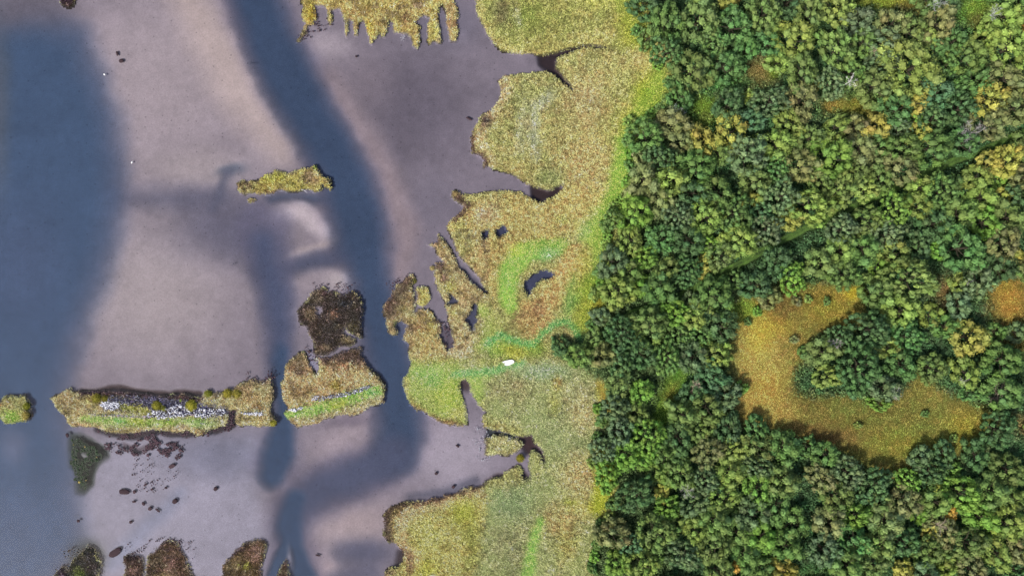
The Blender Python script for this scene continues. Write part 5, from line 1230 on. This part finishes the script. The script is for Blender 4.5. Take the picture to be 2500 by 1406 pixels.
# ------------------------------------------------------------------ tussocks on and off the islets
def tussock(px, py, rp, col, label, name="tussock", z=None, flat=.75):
    R = rp / PPM; r = np.random.default_rng(int(px * 3 + py)); b = Bag(); iv, ifc = ico(2); c = lin(col) * .74
    b.add(iv * np.array([R * .8, R * .8, R * flat * .8]), ifc, c * .8)
    nl = int(140 * R * R) + 60
    th = r.uniform(0, 6.283, nl); cz = r.uniform(0, 1, nl); s = np.sqrt(1 - cz * cz); d = np.stack([s * np.cos(th), s * np.sin(th), cz], 1)
    p = d * R * r.uniform(.75, 1.0, (nl, 1)) * np.array([1, 1, flat]); nd = d + r.normal(0, .5, (nl, 3)); nd /= np.linalg.norm(nd, axis=1)[:, None]
    sd = np.cross(nd, r.normal(0, 1, (nl, 3))); sd /= np.linalg.norm(sd, axis=1)[:, None]
    L = min(.4, .35 * R); v = np.stack([p - sd * .07, p + sd * .07, p + nd * L], 1).reshape(-1, 3)
    b.add(v, np.arange(nl * 3).reshape(nl, 3), np.repeat(c * np.exp(r.normal(0, .22, (nl, 1))), 3, 0))
    o = link(name, b.mesh(name, [M_GRASS]), None, (float(wx(px)), float(wy(py)), (float(ground_z(px, py)) if z is None else z)))
    tag(o, label, "tussock", "mossy tussocks along the water")
tussock(1270, 1118, 10, (158, 150, 50), "round yellow mossy tussock standing in the dark bay water", z=-.1)
tussock(385, 990, 13, (160, 156, 60), "olive tussock in the middle of the long islet's stones")
tussock(402, 997, 8, (146, 148, 62), "small olive tussock just right of the olive one among the stones")
tussock(442, 977, 4, (170, 196, 60), "tiny bright green tussock on the dark mud of the long islet")
tussock(469, 989, 15, (182, 176, 66), "yellow-green tussock on the stones left of the dark leafless bush")
tussock(509, 961, 10, (150, 152, 60), "mossy tussock on the north rim left of the dark leafless bush")
tussock(557, 960, 12, (178, 166, 66), "yellowish tussock on the north rim right of the dark leafless bush")
tussock(580, 961, 11, (176, 164, 74), "tan tussock on the north rim, rightmost of the row")
tussock(238, 972, 12, (160, 152, 62), "olive tussock at the left end of the white stone heap")
tussock(258, 973, 8, (150, 142, 58), "small olive tussock touching the white stone heap from above")
tussock(66, 991, 9, (150, 152, 54), "mossy lobe on the right side of the little left-edge islet, upper one")
tussock(64, 1013, 9, (186, 170, 92), "tan lobe on the right side of the little left-edge islet, lower one")
tussock(667, 1032, 8, (184, 178, 74), "yellow tussock on the lower right corner of the long islet")
tussock(1112, 474, 7, (190, 166, 112), "pale tussock on the dark spit of the lower marsh lobe", z=.1)
tussock(1055, 655, 6, (196, 178, 118), "pale round tussock left of the dark mud on the pointed spit", z=.05)
tussock(1010, 686, 7, (156, 150, 62), "mossy tussock at the northern tip of the dark western finger")

# ------------------------------------------------------------------ peat clumps and weed on the flats
def clump_into(b, px, py, rx, ry, rot, col, r, z=-.02, h=.22):
    iv, ifc = ico(2)
    c_, s_ = math.cos(rot), math.sin(rot)
    nse = 1 + .35 * fbm(iv[:, 0] * 1.7 + px, iv[:, 1] * 1.7 + iv[:, 2] + py, 5, 2) + r.normal(0, .07, len(iv))
    v = iv * nse[:, None] * np.array([rx / PPM, ry / PPM, h])
    v = np.stack([v[:, 0] * c_ - v[:, 1] * s_, v[:, 0] * s_ + v[:, 1] * c_, v[:, 2]], 1)
    b.add(v + (float(wx(px)), float(wy(py)), z), ifc, lin(col) * r.uniform(.8, 1.2))
PEAT = [(303, 1200, 14, 7, -.15, "largest oval peat clump alone on the lower flats"), (427, 1223, 8, 6, .6, "ragged dark clump on the flats right of the big oval one"),
 (385, 1245, 7, 3, -.7, "slim slanting clump below the ragged dark one"), (366, 1241, 6, 5, .7, "notched clump left of the slim slanting clump"), (350, 1229, 5, 4, -1, "narrow clump above the notched one"),
 (526, 1193, 6, 5, .6, "star-shaped clump far right on the lower flats"), (191, 1271, 4, 4, 0, "dark clump on the edge of the left blue channel"), (164, 1062, 4, 6, .3, "small dark clump above the green weed bed"),
 (420, 1137, 10, 5, .4, "brown clump under the weed drift beside the long islet"), (327, 1224, 5, 3, 0, "small clump right of the big oval one"), (328, 1200, 4, 5, 0, "little upright clump touching the big oval one's right"),
 (319, 1274, 4, 4, 0, "round dark clump in the middle of the lower flats"), (281, 1348, 18, 9, .6, "long grey-brown slab at the bottom left"), (1117, 1088, 5, 3, -.6, "dark clump in the lower right bay, upper one"),
 (1065, 1155, 4, 4, 0, "dark clump in the lower right bay, lower left one"), (1107, 1188, 5, 4, .5, "twiggy clump beside the bottom bay shore"), (776, 1355, 7, 2, -.2, "thin dark log in the lowest blue channel"),
 (286, 131, 3, 6, .2, "small dark clump in the upper left shallows, upper one"), (296, 149, 6, 5, 0, "small dark clump in the upper left shallows, lower one"), (755, 858, 4, 4, 0, "tiny dark clump in the slot of the squat islet"),
 (1145, 290, 8, 3, -.5, "dark scrap off the middle marsh lobe's brushwood"), (870, 138, 3, 3, 0, "dark speck below the northern islet"), (355, 1183, 5, 3, .5, "clump in the thin trail below the weed drift"),
 (371, 1194, 4, 3, .2, "lower clump of the thin trail below the weed drift"), (405, 1190, 4, 3, -.4, "right-hand clump of the thin trail below the weed drift")]
for (x, y, rx, ry, rot, lb) in PEAT:
    r = np.random.default_rng(int(x + y)); b = Bag()
    clump_into(b, 0, 0, rx, ry, rot, (62, 48, 52), r, 0)
    b.v = [v - (float(wx(0)), float(wy(0)), 0) for v in b.v]
    o = link("peat_clump", b.mesh("peat_clump", [M_PEAT], True), None, (float(wx(x)), float(wy(y)), -.02)); tag(o, lb, "peat clump", "dark peat clumps on the flats")
# scraps too many to count
b = Bag(); r = np.random.default_rng(77)
def scatter(poly, n, s0, s1, col):
    xs = [p[0] for p in poly]; ys = [p[1] for p in poly]; x, y = r.uniform(min(xs), max(xs), n), r.uniform(min(ys), max(ys), n)
    den = fbm(x / 12, y / 12, 88, 3)
    m = (sdf(x, y, poly) > 0) & (den > -.12)
    iv, ifc = ico(1)
    for px, py in zip(x[m], y[m]):
        s = r.uniform(s0, s1) / PPM
        v = iv * (1 + r.normal(0, .25, (len(iv), 1))) * np.array([s * r.uniform(.7, 1.6), s * r.uniform(.7, 1.4), .12])
        b.add(v + (float(wx(px)), float(wy(py)), -.02), ifc, lin(col) * r.uniform(.7, 1.3))
PE = (70, 54, 60)
scatter(P("325,1085 345,1065 375,1068 400,1085 372,1098 340,1098"), 300, 1.0, 3, PE)
scatter(P("378,1096 410,1080 447,1078 449,1100 436,1122 400,1112"), 420, 1.0, 3.2, PE)
scatter(P("310,1090 360,1085 362,1112 325,1112"), 260, 1.0, 3, PE)
scatter(P("250,1080 300,1086 315,1104 290,1110 255,1096"), 200, .8, 2.4, PE)
scatter(P("330,1110 430,1115 440,1170 380,1210 340,1200 320,1150"), 170, .7, 1.8, PE)
scatter(P("300,1330 380,1310 470,1320 480,1380 440,1330 380,1345 310,1352"), 300, .7, 2, PE)
scatter(P("230,1045 300,1056 420,1056 560,1040 565,1050 480,1072 420,1064 290,1074 240,1058"), 700, .8, 2.6, PE)
scatter(P("556,1004 580,1000 566,1030 580,1046 548,1052"), 160, .9, 2.4, PE)
scatter(P("740,840 780,860 780,900 758,885"), 120, .8, 1.8, PE)
scatter(P("760,690 880,690 880,720 770,722"), 120, .7, 1.8, PE)
scatter(P("600,910 672,905 672,935 590,940"), 120, .8, 2.2, PE)
scatter(P("1150,1040 1200,1040 1200,1130 1150,1120"), 200, .6, 1.4, (150, 150, 158))
scatter(P("940,690 1000,665 1010,690 960,735"), 160, .8, 2.0, PE)
scatter(P("1065,780 1108,790 1110,845 1090,858 1072,830"), 160, .8, 2.0, PE)
scatter(P("720,90 760,60 810,30 820,60 740,110"), 160, .8, 2.0, PE)
scatter(P("140,1340 250,1330 250,1406 130,1406"), 240, .8, 2.2, (74, 66, 60))
o = link("weed_scraps", b.mesh("weed_scraps", [M_PEAT])); tag(o, "dark scraps of peat and weed strewn over the flats and along banks", "weed scraps", kind='stuff')
# green weed bed in the lower left
b = Bag(); iv, ifc = ico(1)
poly = P("172,1066 200,1068 230,1084 252,1098 254,1112 234,1128 223,1152 218,1182 200,1202 186,1198 181,1161 166,1142 171,1113")
x, y = r.uniform(160, 258, 1700), r.uniform(1060, 1208, 1700); sd_ = sdf(x, y, poly)
m = (sd_ + 13 * fbm(x / 13, y / 13, 99, 3) > 5) & (np.hypot((x - 200) / 12, (y - 1112) / 9) > 1) & (np.hypot((x - 192) / 8, (y - 1091) / 4) > 1)
for px, py in zip(x[m], y[m]):
    s = r.uniform(1.2, 3.2) / PPM
    b.add(iv * (1 + r.normal(0, .25, (len(iv), 1))) * np.array([s, s, .1]) + (float(wx(px)), float(wy(py)), r.uniform(-.16, -.03)), ifc, lin((50, 62, 46) if r.random() > .012 else (130, 116, 66)) * r.uniform(.6, 1.4))
o = link("weed_bed", b.mesh("weed_bed", [M_PEAT])); tag(o, "dark green wedge of water weed below the long causeway islet", "water weed", kind='stuff')
